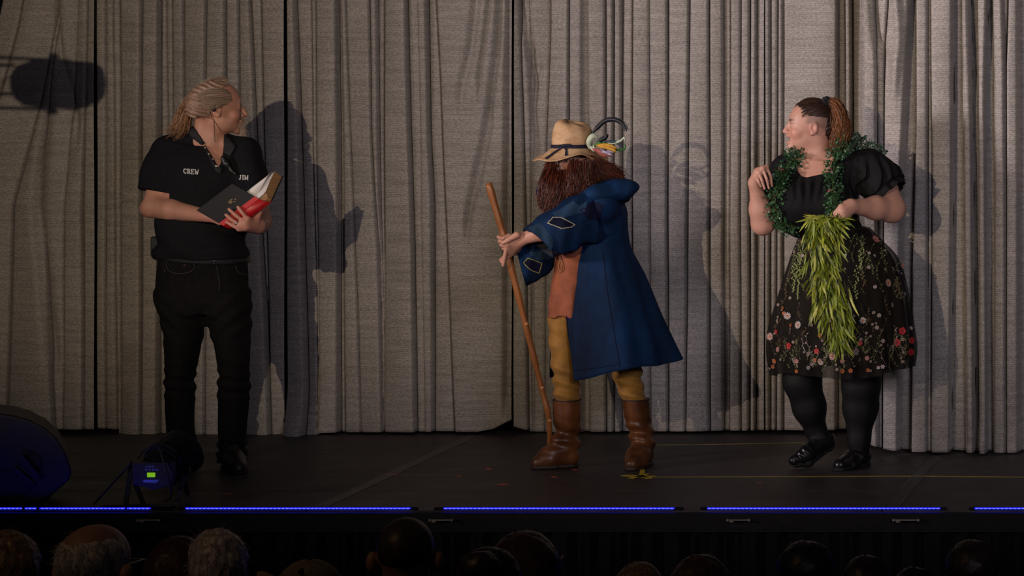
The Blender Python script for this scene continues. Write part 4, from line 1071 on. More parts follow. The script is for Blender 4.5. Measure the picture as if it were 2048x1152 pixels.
# curled white leaf lifting between the halves
cur = resample(np.array([g0+wl*.0, g0+wl*.12-nl*.012, tA+thick*1.6+topw*.55, tA+thick*1.12+topw*.99]), 12)
vv = [q for q in cur]+[q+ln*.955 for q in cur]
solid(put('loose_leaf', mesh_np('loose_leaf', np.array(vv), [(k, k+1, 13+k, 12+k) for k in range(11)]), m_pgw, book), .0006)
bk = bvh(cv)
for pl in ([(456, 406), (461, 399), (466, 398), (462, 401), (458, 406)], [(457, 406), (463, 407), (466, 402), (463, 405)], [(469, 398), (471, 397), (472, 399), (470, 400)], [(467, 404), (470, 402), (471, 403), (468, 405)], [(461, 403), (464, 402), (464, 403.5), (461, 404.5)]):
    patch('gold_stamp', [pl], bk, m_gold, cv, .0006, cuts=1)
p0, p1 = lerp(kn[2], md[2], .25), lerp(kn[2], md[2], .5)
ringm = put('finger_ring', MB().cyl(lerp(kn[2], md[2], .28), lerp(kn[2], md[2], .44), .0122, n=20).mesh('finger_ring', True), m_met, man)
# ================================================================== the bearded figure with the staff
Yz = 1.52
W = lambda px, py, dy=0.0: P(px, py, Yz+dy)
px_m = M(1, Yz)
wiz = thing('person', W(1190, 940)*(1, 1, 0), 'bearded figure in a patched blue coat, straw hat and brown boots', 'person')
rv, iv = view_frame(1150)
hz = Head(W(1150, 315, .022), -iv*.72-rv*.66+np.array((0, 0, -.28)), (0, 0, 1), .222, .90, .90)
B = SDF(W(965, 960)-(0, .45, .02), W(1300, 235)+(0, .4, .02), .0038)
hz.build(B, nose=1.0)
B.cone(W(1155, 330, .01), W(1170, 400, .02), .055, .07, .02)
B.loft(st(W, [(385, 1172, 34, .15, .02), (410, 1178, 46, .175, .02), (460, 1178, 46, .15, .01), (520, 1168, 38, .13, .0), (580, 1170, 42, .14, .0), (640, 1180, 44, .13, .0)]), .04)
B.chain([W(1140, 640, -.03), W(1135, 720, -.06), W(1133, 800, -.05), W(1134, 900, -.03)], [.065, .050, .040, .03], .03)
B.chain([W(1215, 640, .05), W(1240, 720, .04), W(1266, 800, .0), W(1284, 900, .01)], [.065, .050, .040, .03], .03)
# near arm, reaching to the staff
wn = W(1046, 478, -.27)
B.chain([W(1200, 428, -.12), W(1150, 446, -.22), W(1085, 464, -.28)], [.045, .042, .038], .02); B.cone(W(1085, 464, -.28), wn, .040, .027, .02)
kn = [W(1014, 489, -.30), W(1016, 496, -.285), W(1019, 502, -.27), W(1022, 507, -.255)]
hand(B, wn, kn, [W(1011, 505, -.295), W(1009, 512, -.285), W(1008, 514, -.27), W(1012, 517, -.26)], [W(1006, 531, -.285), W(1003, 524, -.28), W(1001, 520, -.268), W(1004, 524, -.26)],
     [W(1034, 470, -.31), W(1016, 480, -.318), W(1006, 486, -.316)], .0098, .026, .014)
# far arm, fist round the staff
wf = W(1032, 497, -.10); sc = W(1011, 484, -.175)
B.chain([W(1150, 408, .15), W(1105, 470, .02), wf], [.055, .048, .028], .02)
kn = [W(1021, 475, -.155), W(1022, 483, -.15), W(1024, 491, -.145), W(1027, 498, -.14)]
md = [W(997, 474, -.185), W(999, 482, -.185), W(1002, 490, -.182), W(1007, 497, -.18)]
tp = [W(1006, 478, -.212), W(1009, 486, -.212), W(1012, 493, -.210), W(1016, 500, -.205)]
hand(B, wf, kn, md, tp, [W(1022, 478, -.14), W(1018, 472, -.20), W(1007, 476, -.218)], .0100, .024, .014)
B.cone(wf, W(1023, 487, -.15), .026, .024, .02)
body = surfput('body', B, m_skin, wiz, lambda V: face_paint(hz, V, (.58, .29, .20), lips=(.45, .18, .15), brow=(.12, .04, .02), cheek=(.70, .36, .28)))

# mustard trousers
m_must = mat('mustard_trousers', (.32, .150, .020), .75, .2, 25, bumps=.15, bdist=.003, sheen=.08)
T = SDF(W(1060, 850)-(0, .25, 0), W(1330, 560)+(0, .28, 0), .0055)
T.loft(st(W, [(600, 1132, 32, .105, -.03), (660, 1129, 31, .10, -.05), (720, 1130, 27, .092, -.06), (760, 1133, 26, .082, -.06), (800, 1134, 24.5, .070, -.05), (812, 1135, 16, .05, -.05)]))
T.loft(st(W, [(600, 1210, 42, .11, .05), (680, 1232, 36, .10, .05), (740, 1252, 29, .088, .03), (780, 1262, 26, .080, .01), (803, 1267, 22, .064, .0), (815, 1271, 14, .05, .0)]), .02)
T.loft(st(W, [(565, 1172, 44, .14, .0), (615, 1174, 46, .14, .0)]), .04)
T.disp(lambda x, y, z: .0075*np.sin((z-W(0, 760)[2])*95+x*25+3*vnoise(x*9, y*9, z*6))*soft(np.abs(z-W(0, 768)[2]), .03, .12)+.004*np.sin(z*60+x*18+4*vnoise(x*6, y*6, z*4))+.004*vnoise(x*16, y*16, z*16), .04)
surfput('trousers', T, m_must, wiz)
# rust tunic with lace
m_rust = mat('rust_tunic', (.30, .085, .035), .8, .2, 25, bumps=.12, bdist=.003)
T = SDF(W(1080, 650)-(0, .3, 0), W(1260, 390)+(0, .25, 0), .0055)
T.loft(st(W, [(400, 1165, 36, .15, .01), (470, 1162, 44, .15, .0), (520, 1152, 40, .14, -.01), (580, 1144, 41, .145, -.02), (632, 1143, 43, .15, -.02)]))
T.plane(W(1120, 630), (0, 0, -1)); T.disp(wrinkle(3, .010, 10, 10, 10)); 
T.disp(lambda x, y, z: .006*np.sin((x+y*.7)*70)*soft(z, W(0, 600)[2], W(0, 560)[2]))
tun = surfput('tunic', T, m_rust, wiz)
bt = bvh(tun); m_lace = mat('tunic_lace', (.35, .13, .05), .7, .1, 40)
seam('neck_lace', [(1120, 508), (1121, 522), (1119, 532), (1122, 545), (1125, 530), (1121, 516)], .0028, bt, m_lace, tun, .004, 1.38)
seam('neck_lace', [(1122, 512), (1126, 526), (1128, 538), (1124, 545)], .0022, bt, m_lace, tun, .004, 1.38)

# boots
m_boot = mat('brown_boot_leather', (.125, .042, .012), .38, .65, 8, (1, 1, .6), .35, .004)
m_heel = mat('boot_sole', (.035, .018, .010), .6, .2, 40)
def boot(rows, heel, toe, seed, wsc=1.0):
    heel = np.array(heel, float); toe = np.array(toe, float); d = Vn(toe-heel)
    st_ = st(W, rows)
    lo_ = np.minimum(heel, toe)-(.12, .12, .01); hi_ = np.maximum(heel, toe)+(.12, .12, .40)
    G = SDF(lo_, hi_, .005); G.loft(st_, .0)
    G.cone(heel+(0, 0, .05), lerp(heel, toe, .55)+(0, 0, .042), .046*wsc, .047*wsc, .03); G.cone(lerp(heel, toe, .55)+(0, 0, .038), toe-d*.03+(0, 0, .030), .047*wsc, .034*wsc, .02)
    G.cone(heel+d*.03+(0, 0, .12), lerp(heel, toe, .55)+(0, 0, .055), .045, .040, .04)
    za = W(0, 868)[2]
    G.disp(lambda x, y, z: .007*np.sin((z-za)*105+x*20+y*20+4*vnoise(x*10+seed, y*10, z*8))*soft(np.abs(z-za), .02, .09)+.004*vnoise(x*14+seed, y*14, z*14), .04)
    # open top
    top = max(r[0] for r in st_); G.plane((0, 0, top-.004), (0, 0, 1)); G.plane((0, 0, .014), (0, 0, -1))
    o = surfput('boot', G, m_boot, wiz)
    c = st_[0]
    v, f = tubes(np.array([[(c[1]+c[3]*math.cos(a), c[2]+c[4]*math.sin(a), top-.006) for a in np.linspace(0, 2*math.pi, 30)]]), np.full((1, 30), .0035), 6)
    put('top_binding', mesh_np('top_binding', v, f), m_heel, o)
    K = SDF(lo_, hi_-(0, 0, .3), .0045); K.cone(lerp(heel, toe, .45)+(0, 0, .01), toe-d*.03+(0, 0, .012), .048*wsc, .038*wsc, .02); K.cone(heel+(0, 0, .012), heel+d*.06+(0, 0, .012), .045*wsc, .045*wsc, .0)
    K.plane((0, 0, .020), (0, 0, 1)); K.plane((0, 0, .001), (0, 0, -1)); surfput('sole', K, m_heel, o)
h1 = W(1138, 935, -.04)*(1, 1, 0); 
boot([(797, 1133.5, 27, .080, -.05), (835, 1134, 26.5, .076, -.045), (868, 1136, 23, .062, -.03), (895, 1137, 23, .058, -.03)], h1, h1+np.array((-.150, -.085, 0)), 1)
h2 = W(1289, 935, .02)*(1, 1, 0)
boot([(796, 1271, 27, .084, .0), (835, 1275, 26, .080, .01), (868, 1282, 23, .066, .02), (895, 1286, 22, .060, .02)], h2, h2+np.array((-.025, -.215, 0)), 2, .95)

# blue patched coat -------------------------------------------------
def denim(name, c, var=.45, sc=7):
    m, nt, b = new_mat(name)
    n = noise_node(nt, coords(nt, (1, 1, .45)), sc, 5, .65); n2 = noise_node(nt, coords(nt), 240, 1)
    nt.links.new(ramp(nt, n, [(0.32, tuple(x*(1-var) for x in c)), (0.52, c), (0.72, tuple(x*(1+1.6*var) for x in c))]), b.inputs['Base Color'])
    b.inputs['Roughness'].default_value = .8; b.inputs['Specular IOR Level'].default_value = .2; bump(nt, b, n2, .15, .0015)
    return m
m_coat = denim('blue_dyed_cloth', (.0022, .0165, .055), .60, 5); m_coat2 = denim('light_blue_patch', (.016, .042, .085), .4); m_coat3 = denim('dark_indigo_patch', (.003, .0050, .024), .3)
m_lin = mat('dark_lining', (.012, .013, .016), .85, .3, 20)
coat = None
def sheet(name, rings, m, parent, closed=False, th=.004, nu=None):
    """rings: list of point lists (same length)"""
    R = np.array(rings, float); a, b_ = R.shape[:2]
    n = b_ if closed else b_-1
    i, j = np.meshgrid(np.arange(a-1), np.arange(n), indexing='ij'); j2 = (j+1) % b_
    q = np.stack([i*b_+j, i*b_+j2, (i+1)*b_+j2, (i+1)*b_+j], -1).reshape(-1, 4)
    o = put(name, mesh_np(name, R.reshape(-1, 3), q), m, parent)
    if th: solid(o, th, 0)
    return o
# skirts of the coat: a cloth wrapped round the body, open towards the staff
rows = [  # py, centre px, half width px, depth m, near-edge deg, far-edge deg
    (395, 1184, 60, .165, 170, 172), (430, 1188, 62, .175, 168, 176), (470, 1192, 60, .165, 160, 182), (505, 1193, 64, .165, 134, 188), (560, 1197, 84, .19, 126, 190), (640, 1204, 104, .225, 121, 190), (700, 1212, 116, .25, 117, 192), (742, 1217, 122, .265, 115, 193)]
A = np.array(rows, float); nr_ = 46; nu = 120; rr = resample(A, nr_); rings = []
for k in range(nr_):
    py, cx, hw, dep, na, fa = rr[k]; t_ = k/(nr_-1); c = W(cx, py, .02)
    th = np.radians(np.linspace(-na, 360-fa, nu))          # -na : near edge (hall side), through +x, round the back
    # angle 0 = +x ; negative = towards the hall
    fold = 1+.075*t_**1.3*np.sin(th*5+1.1)+.035*t_*np.sin(th*11+2*t_)+.012*np.sin(th*3+6*t_)
    x = c[0]+hw*px_m*np.cos(th)*fold; y = c[1]+dep*np.sin(th)*fold
    tail = np.clip(np.cos(th), 0, 1)*t_**2
    z = c[2]+tail*.055-.030*np.clip(-np.cos(th), 0, 1)*t_**3+.012*t_*np.sin(th*4)
    rings.append(np.stack([x+tail*.035, y, z], 1))
coat = sheet('coat', rings, m_coat, wiz)
bc = bvh(coat)
S = SDF(W(1100, 520)-(0, .33, 0), W(1290, 350)+(0, .33, 0), .0055)
S.cone(W(1172, 398, .02), W(1200, 412, -.13), .072, .085, .05); S.cone(W(1172, 395, .02), W(1170, 408, .16), .072, .075, .05)
S.loft(st(W, [(388, 1186, 42, .13, .02), (410, 1190, 58, .165, .02), (440, 1192, 62, .178, .02), (470, 1193, 60, .168, .02)]), .04)
S.plane(W(1190, 468), (0, 0, -1)); S.disp(wrinkle(8, .014, 9, 9, 9), .05)
S.cut_region(poly_sd([(1060, 350), (1128, 350), (1140, 420), (1132, 470), (1060, 470)]), .1)
yoke = surfput('coat_yoke', S, m_coat, coat)
def sleeve(name, st_, m, parent, n=36):
    rings = []; S_ = np.array([np.concatenate([np.array(c), np.array(u), np.array(v)]) for c, u, v in st_]); S_ = resample(S_, 26)
    for k, row in enumerate(S_):
        c, u, v = row[:3], row[3:6], row[6:]; th = np.linspace(0, 2*math.pi, n, endpoint=False)
        w = 1+.05*np.sin(3*th+k*.5)+.04*np.sin(5*th-k*.8)
        rings.append(c+np.outer(np.cos(th)*w, u)+np.outer(np.sin(th)*w, v))
    return sheet(name, rings, m, parent, True, .005)
pv = lambda x, y, dy=0.0: np.array((x*px_m, dy, -y*px_m))
near = sleeve('sleeve', [(W(1212, 424, -.10), pv(6, 52), (.02, .115, 0)), (W(1176, 436, -.18), pv(12, 47), (.02, .105, 0)), (W(1140, 450, -.24), pv(18, 43), (.01, .098, 0)), (W(1108, 468, -.27), pv(24, 36), (0, .09, 0)), (W(1078, 486, -.28), pv(29, 26), (-.028, .085, -.022))], m_coat, coat)
far = sleeve('sleeve', [(W(1150, 425, .12), pv(8, 44), (0, .09, 0)), (W(1115, 470, .05), pv(10, 42), (0, .085, 0)), (W(1078, 512, -.04), pv(8, 40), (0, .08, 0)), (W(1042, 534, -.08), pv(10, 38), (-.02, .075, 0))], m_coat, coat)
for s_, nm in ((near, 'n'), (far, 'f')): pass
m_cuffin = m_lin
# linings just inside the cuffs
def lining(st_, parent):
    return sleeve('cuff_lining', st_, m_lin, parent)
lining([(W(1120, 464, -.26), pv(19, 32), (0, .078, 0)), (W(1100, 474, -.275), pv(23, 30), (0, .080, 0)), (W(1079, 486, -.279), pv(27, 24), (-.026, .080, -.02))], near)
# hood / big collar lying behind the neck
S = SDF(W(1040, 430)-(0, .3, 0), W(1290, 330)+(0, .3, 0), .0055)
FZ = (np.array((0., 0, 1)), .62)
S.chain([W(1150, 396, -.14), W(1196, 388, -.15), W(1236, 380, -.08), W(1240, 376, .05), W(1200, 370, .14), W(1130, 380, .15), W(1085, 388, .10)], [.030, .055, .060, .060, .050, .035, .025], .04, flat=FZ)
S.cone(W(1222, 372, -.05), W(1262, 374, -.08), .050, .022, .04, flat=FZ); S.cone(W(1258, 374, -.08), W(1252, 394, -.08), .018, .014, .03)
S.cone(W(1078, 378, .05), W(1074, 388, .04), .018, .010, .02)
S.disp(wrinkle(11, .012, 12, 12, 14), .05)
hood = surfput('hood', S, m_coat, coat)
surfput('hood_fold', SDF(W(1220, 430)-(0, .2, 0), W(1275, 360)+(0, .2, 0), .005).chain([W(1262, 374, -.05), W(1262, 385, -.05), W(1254, 398, -.05), W(1244, 408, -.04)], [.010, .016, .012, .006], .01), m_coat3, hood)
# patches on the near sleeve and elsewhere
bn = bvh(near, coat, yoke)
patch('cloth_patch', [[(1050, 462), (1078, 447), (1088, 452), (1107, 480), (1103, 507), (1096, 498), (1080, 482)]], bn, m_coat2, near, .004, .002, 1.2, 3)
patch('cloth_patch', [[(1105, 428), (1147, 403), (1158, 412), (1176, 402), (1168, 424), (1140, 432), (1118, 440)]], bn, m_coat2, near, .004, .002, 1.2, 3)
patch('cloth_patch', [[(1158, 420), (1186, 402), (1205, 410), (1200, 440), (1176, 440)]], bn, m_coat3, near, .004, .002, 1.2, 3)
dm = [(1096, 447), (1106, 436), (1123, 437), (1148, 450), (1140, 455), (1124, 457)]
pd = patch('cloth_patch', [dm], bn, m_coat3, near, .006, .002, 1.2, 3)
m_st = mat('pale_stitching', (.50, .44, .30), .6, .15, 40); m_st2 = mat('yellow_stitching', (.38, .34, .10), .6, .2, 40)
def stitch(pts, tree, m, parent, w=.0022, eps=.008, fb=1.2, dash=None):
    pts = list(pts)+[pts[0]]
    for a, b in zip(pts[:-1], pts[1:]):
        seam('stitching', [a, lerp(a, b, .5), b], w, tree, m, parent, eps, fb)
stitch(dm, bn, m_st, pd)
seam('stitching', [(1150, 468), (1170, 448), (1190, 440)], .0012, bn, m_coat2, near, .005)
bf = bvh(far)
dm2 = [(1046, 526), (1057, 517), (1082, 526), (1076, 546), (1060, 540)]
pd2 = patch('cloth_patch', [dm2], bf, m_coat3, far, .005, .002, 1.4, 3); stitch(dm2, bf, m_st2, pd2, .002, .007, 1.4)
patch('cloth_patch', [[(1058, 506), (1086, 500), (1104, 510), (1098, 518), (1070, 520)]], bf, m_coat2, far, .004, .002, 1.4, 3)

# hat ---------------------------------------------------------------
def straw():
    m, nt, b = new_mat('straw_weave')
    n = noise_node(nt, coords(nt, (1, 1, 2.2)), 14, 5, .7); n2 = noise_node(nt, coords(nt, (60, 60, 200)), 2.0, 2)
    nt.links.new(ramp(nt, n, [(0.28, (.25, .125, .05)), (0.46, (.52, .31, .155)), (0.75, (.72, .50, .29))]), b.inputs['Base Color'])
    b.inputs['Roughness'].default_value = .65; bump(nt, b, n2, .3, .002); return m
m_straw = straw(); m_navy = mat('navy_ribbon', (.006, .006, .022), .8, .2, 40)
hat = None
hc = W(1143, 292, .0); nphi = 96; phi = np.linspace(0, 2*math.pi, nphi, endpoint=False)
def hring(r_, z_, dx=0, dy=0, wob=0):
    w = 1+wob*np.sin(3*phi+1)+wob*.6*np.sin(7*phi)
    return np.stack([hc[0]+dx*px_m+r_*np.cos(phi)*w, hc[1]+dy+r_*.97*np.sin(phi)*w, np.broadcast_to(hc[2]+z_, phi.shape)], 1)
rings = []
deg = np.degrees(phi)
tab_a = [0, 30, 60, 90, 120, 150, 180, 210, 240, 270, 300, 330, 360]      # 0 = image right, 270 = towards the hall
tab_z = [-.080, -.045, -.030, -.026, -.030, -.044, -.058, -.068, -.068, -.052, -.040, -.064, -.080]
tab_r = [.170, .165, .160, .158, .160, .168, .178, .176, .168, .160, .158, .165, .170]
zb = np.interp(deg, tab_a, tab_z); rb_ = np.interp(deg, tab_a, tab_r)
for t_ in np.linspace(1, 0, 14):
    r_ = .094+(rb_-.094)*t_
    z_ = -.012+(zb+.012)*t_**1.25+.006*t_*np.sin(5*phi+1)-.010*np.sin(np.pi*t_)
    rings.append(np.stack([hc[0]+r_*np.cos(phi), hc[1]+r_*.97*np.sin(phi), hc[2]+z_], 1))
for z_, r_, dx in ((.012, .0925, 0), (.03, .092, 0), (.055, .0905, 0), (.08, .087, 1), (.100, .078, 0), (.112, .060, -3), (.117, .036, -5), (.118, .010, -6)):
    g = hring(r_, z_, dx, 0, .02); g[:, 2] += .006*np.sin(2*phi+.6)*(z_ > .05)-.012*np.clip(np.cos(phi), 0, 1)*(z_ > .07)+.004*np.sin(5*phi)*(z_ > .09)
    rings.append(g)
hat = sheet('straw_hat', rings, m_straw, wiz, True, .003)
tip = rings[-1]; put('crown_button', MB().add([tuple(p) for p in tip]+[tuple(tip.mean(0)+(0, 0, .002))], [(i, (i+1) % nphi, nphi) for i in range(nphi)]).mesh('crown_button', True), m_straw, hat)
put('hat_band', mesh_np('hat_band', np.vstack([hring(.097, -.010), hring(.0955, .008)]), np.stack([np.arange(nphi), (np.arange(nphi)+1) % nphi, nphi+(np.arange(nphi)+1) % nphi, nphi+np.arange(nphi)], 1)), m_navy, hat)
bh = bvh(hat)
for nm, pts in (('bow_tail', [(1127, 294), (1124, 298), (1094, 320), (1090, 318), (1118, 298)]), ('bow_tail', [(1128, 294), (1135, 296), (1135, 304), (1136, 312), (1130, 313), (1131, 302)])):
    patch(nm, [pts], bh, m_navy, hat, .004, .002, 1.35, 2)
p, n = hit(bh, 1129, 291, 1.42)
K = SDF(np.array(p)-.05, np.array(p)+.05, .003); p = np.array(p); n = np.array(n)
K.ell(p+n*.006, (.010, .006, .008)); K.ell(p+n*.005+(.018, 0, .002), (.018, .005, .008), None, .004); K.ell(p+n*.005+(-.016, 0, -.001), (.016, .005, .007), None, .004)
surfput('bow', K, m_navy, hat)
seam('crown_seam', [(1142, 243), (1136, 265), (1131, 287)], .0012, bh, m_straw, hat, .001, 1.42)
# feathers
def feather(pts, w, m, name='feather', tip=.1, barb=0):
    p = resample(np.array(pts), 18); t = np.gradient(p, axis=0); t /= np.linalg.norm(t, axis=1)[:, None]
    side = np.cross(t, np.tile(np.array(rv), (18, 1))); side /= np.linalg.norm(side, axis=1)[:, None]+1e-9
    s_ = np.linspace(0, 1, 18); ww = w*(np.sin(np.pi*np.clip(s_*.92+.06, 0, 1))**.7)
    if barb: ww = ww*(1+barb*np.random.default_rng(int(w*1e5)).uniform(-1, 1, 18))
    L_, R_ = p+side*ww[:, None], p-side*ww[:, None]; mid = p-np.array(rv)*.003
    v = np.vstack([L_, mid, R_]); f = [(k, k+1, 19+k, 18+k) for k in range(17)]+[(18+k, 19+k, 37+k, 36+k) for k in range(17)]
    o = put(name, mesh_np(name, v, f), m, hat); solid(o, .0015, 0); return o
m_fb = mat('black_feather', (.006, .008, .012), .5, .3, 60); m_fw = mat('pale_green_feather', (.46, .52, .38), .7, .2, 30); m_fy = mat('yellow_feather', (.58, .30, .03), .7, .25, 40)
m_fr = mat('rose_feather', (.36, .10, .075), .8, .3, 40); m_fg = mat('green_feather', (.06, .20, .05), .7, .3, 40); m_fl = mat('lilac_feather', (.40, .34, .45), .7, .3, 60); m_ft = mat('teal_feather', (.02, .045, .06), .6, .3, 40)
dz = -.09
bl = feather([W(1182, 270, dz+.03), W(1194, 256, dz+.03), W(1210, 242, dz+.03), W(1228, 239, dz+.02), W(1244, 246, dz+.01), W(1254, 263, dz)], .0095, m_fb)
rngf = np.random.default_rng(3); arc = resample(np.array([W(1186, 266, dz+.03), W(1196, 254, dz+.03), W(1210, 242, dz+.03), W(1228, 239, dz+.02), W(1244, 246, dz+.01), W(1253, 260, dz)]), 60)
pp = []
for k in range(6, 58):
    for s in (-1, 1):
        t_ = Vn(arc[min(k+1, 59)]-arc[k-1]); nn = Vn(np.cross(t_, rv))*s; q0 = arc[k]; pp.append([q0, q0+nn*.009+t_*.006, q0+nn*.014*rngf.uniform(.7, 1.1)+t_*.014])
v, f = tubes(np.array(pp), np.array([[.0014, .0011, .0004]]), 3); put('feather_barbs', mesh_np('feather_barbs', v, f), m_fb, bl, kind='stuff')
feather([W(1180, 298, dz), W(1178, 284, dz-.01), W(1186, 272, dz-.01), W(1196, 276, dz)], .014, m_fw); feather([W(1180, 292, dz-.015), W(1184, 296, dz-.02), W(1190, 300, dz-.02), W(1186, 290, dz-.02)], .009, m_fw)
feather([W(1192, 288, dz+.01), W(1202, 280, dz+.01), W(1212, 274, dz+.01), W(1216, 268, dz)], .010, m_fb)
feather([W(1188, 290, dz), W(1198, 288, dz-.01), W(1210, 288, dz-.01), W(1200, 294, dz)], .008, m_fg); feather([W(1190, 294, dz-.01), W(1196, 286, dz-.02), W(1206, 290, dz-.02)], .007, m_fg)
feather([W(1192, 291, dz-.02), W(1208, 290, dz-.03), W(1222, 292, dz-.03), W(1234, 297, dz-.03)], .0085, m_fy); feather([W(1196, 293, dz-.02), W(1212, 295, dz-.035), W(1228, 300, dz-.035), W(1232, 306, dz-.03)], .0075, m_fy)
feather([W(1184, 297, dz-.02), W(1198, 302, dz-.03), W(1212, 308, dz-.03), W(1224, 313, dz-.02)], .011, m_fr, barb=.2); feather([W(1190, 300, dz-.01), W(1202, 307, dz-.02), W(1214, 314, dz-.02)], .008, m_fr, barb=.2)
for k in range(12):
    q0 = W(1202+rngf.uniform(-4, 18), 300+rngf.uniform(-3, 7), dz-.04); feather([q0, q0+pv(5, 2.5), q0+pv(10, 4+rngf.uniform(-1, 1))], .0022, m_fl)
feather([W(1196, 289, dz+.01), W(1218, 284, dz), W(1236, 286, dz), W(1248, 296, dz)], .008, m_ft)
feather([W(1214, 286, dz), W(1230, 286, dz), W(1244, 280, dz-.01), W(1250, 277, dz-.01)], .0055, m_fw); feather([W(1240, 284, dz-.01), W(1248, 276, dz-.02), W(1250, 282, dz-.02)], .005, m_fw)
feather([W(1222, 296, dz+.01), W(1236, 300, dz), W(1248, 298, dz), W(1250, 288, dz)], .006, m_fg)

# beard and wig
m_bd = tint_mat('red_hair_base', .45, .5, 60, .5, .004)
RB0, RB1 = (.022, .005, .003), (.150, .032, .013)
rb_paint = lambda V: np.array((.030, .007, .004))[None]*(.6+1.0*(vnoise(V[:, 0]*70, V[:, 1]*50, V[:, 2]*14)[:, None]+.5))
S = SDF(W(1060, 450)-(0, .32, 0), W(1275, 300)+(0, .2, 0), .0052)
S.chain([W(1114, 350, -.10), W(1114, 375, -.12), W(1108, 400, -.14), W(1101, 420, -.155)], [.046, .055, .040, .014], .03)
S.chain([W(1096, 332, -.06), W(1095, 354, -.09), W(1091, 374, -.10)], [.020, .026, .012], .03)
S.chain([W(1148, 337, -.10), W(1148, 368, -.11), W(1138, 388, -.13)], [.042, .042, .018], .03)
S.chain([W(1172, 334, -.05), W(1178, 346, -.06), W(1186, 364, -.05)], [.034, .036, .016], .03)
S.chain([W(1195, 335, -.03), W(1214, 342, -.03), W(1240, 348, -.02)], [.036, .034, .016], .03)
S.chain([W(1160, 330, .06), W(1190, 345, .07)], [.05, .045], .03)
S.disp(lambda x, y, z: .006*np.sin((x-z*.25)*300+5*vnoise(x*25, y*25, z*10)), .05)
S.cut_region(poly_sd([(1109, 318), (1140, 318), (1137, 340), (1126, 346), (1114, 345), (1109, 336)]), .14)
beard = surfput('beard', S, m_bd, wiz, rb_paint)
gb = [[W(1112+a*.8, 347-abs(a)*.1, -.155), W(1107+a, 364, -.205+abs(a)*.001), W(1102+a*.95, 392, -.225+abs(a)*.0012), W(1098+a*.6, 432-abs(a)*.5, -.22)] for a in (-22, -16, -10, -4, 4, 14, 26, 38)]
strands('beard_strands', gb, 1100, .008, .0016, .0007, m_hair, beard, seg=11, wave=.010, seed=11, spread_tip=.009, c0=RB0, c1=RB1)
gl_ = [[W(1099+a, 328, -.10), W(1093+a, 346, -.12), W(1090+a*1.1, 362, -.13), W(1083+a*1.4, 386+a*.4, -.13)] for a in (-4, 0, 4, 8, 12)]
strands('beard_strands', gl_, 380, .006, .0015, .0007, m_hair, beard, seg=12, wave=.008, seed=12, spread_tip=.008, c0=RB0, c1=RB1)
gr_ = [[W(1143+a, 328-a*.1, -.16+a*.0006), W(1142+a, 348, -.185+a*.001), W(1140+a*1.1, 372, -.20+a*.001), W(1130+a*1.2, 394-a*.3, -.20+a*.001)] for a in (0, 8, 16, 26, 38)]
strands('beard_strands', gr_, 800, .008, .0015, .0007, m_hair, beard, seg=12, wave=.009, seed=13, spread_tip=.010, c0=RB0, c1=RB1)
gw = [[W(1178, 318+b*.6, -.07), W(1196, 326+b, -.09), W(1222, 336+b*1.3, -.07), W(1250+abs(b-8)*-.5, 346+b*1.3, -.04)] for b in (0, 5, 10, 15, 20)]
strands('wig_strands', gw, 750, .009, .0015, .0006, m_hair, beard, seg=12, wave=.010, seed=14, spread_tip=.012, c0=RB0, c1=(.15, .035, .014))
gd = [[W(1176+a, 330, -.10), W(1182+a, 345, -.11), W(1186+a, 362, -.10), W(1186+a*1.2, 380, -.09)] for a in (-10, -4, 4, 14)]
strands('wig_strands', gd, 260, .008, .0014, .0006, m_hair, beard, seg=12, wave=.008, seed=15, spread_tip=.010, c0=RB0, c1=RB1)

# walking staff
m_staff = mat('varnished_branch', (.30, .105, .026), .38, .4, 9, (1, 1, .12), .2, .002)
pts = [P(977, 366, Yz-.200), P(1000, 446, Yz-.19), P(1011, 484, Yz-.182), P(1021, 530, Yz-.175), P(1042, 612, Yz-.16), P(1064, 700, Yz-.135), P(1084, 780, Yz-.11), P(1098, 840, Yz-.09), P(1112, 905, Yz+.16)]
pts[-1][2] = .012; pts[-1][1] = Yz+.02; 
stf = thing('walking_staff', pts[-1]*(1, 1, 0), 'long crooked brown wooden staff gripped by the bearded figure', 'staff')
p = resample(np.array(pts), 90); s_ = np.linspace(0, 1, 90)
r_ = np.interp(s_, [0, .02, .5, 1], [.014, .0165, .0150, .0115])+.0010*np.sin(s_*70)+.0008*np.sin(s_*31+1)
v, f = tubes(p[None], r_[None], 14); f = [tuple(q) for q in f]+[tuple(range(14))[::-1], tuple(range(89*14, 90*14))]
put('shaft', mesh_np('shaft', v, f), m_staff, stf)
m_knot = mat('pale_knot', (.45, .19, .07), .5, .3, 60)
for x, y in ((1079, 775), (1046, 650), (1094, 838)):
    k = int(np.argmin([abs(VY+(CAMZ-q[2])*FPX/(q[1]-CAMY)-y) for q in p])); q = p[k]
    surfput('knot', SDF(q-.04, q+.04, .003).ell(q-np.array(rv)*.009+np.array((.004, 0, 0)), (.011, .009, .009)), m_knot, stf)

for pts_ in ([(1206, 505), (1216, 590), (1240, 735)], [(1262, 520), (1288, 620), (1312, 712)], [(1134, 530), (1134, 640), (1145, 748)], [(1145, 742), (1200, 735), (1240, 728)]):
    seam('coat_seam', pts_, .0016, bc, m_coat3, coat, .003, 1.4)
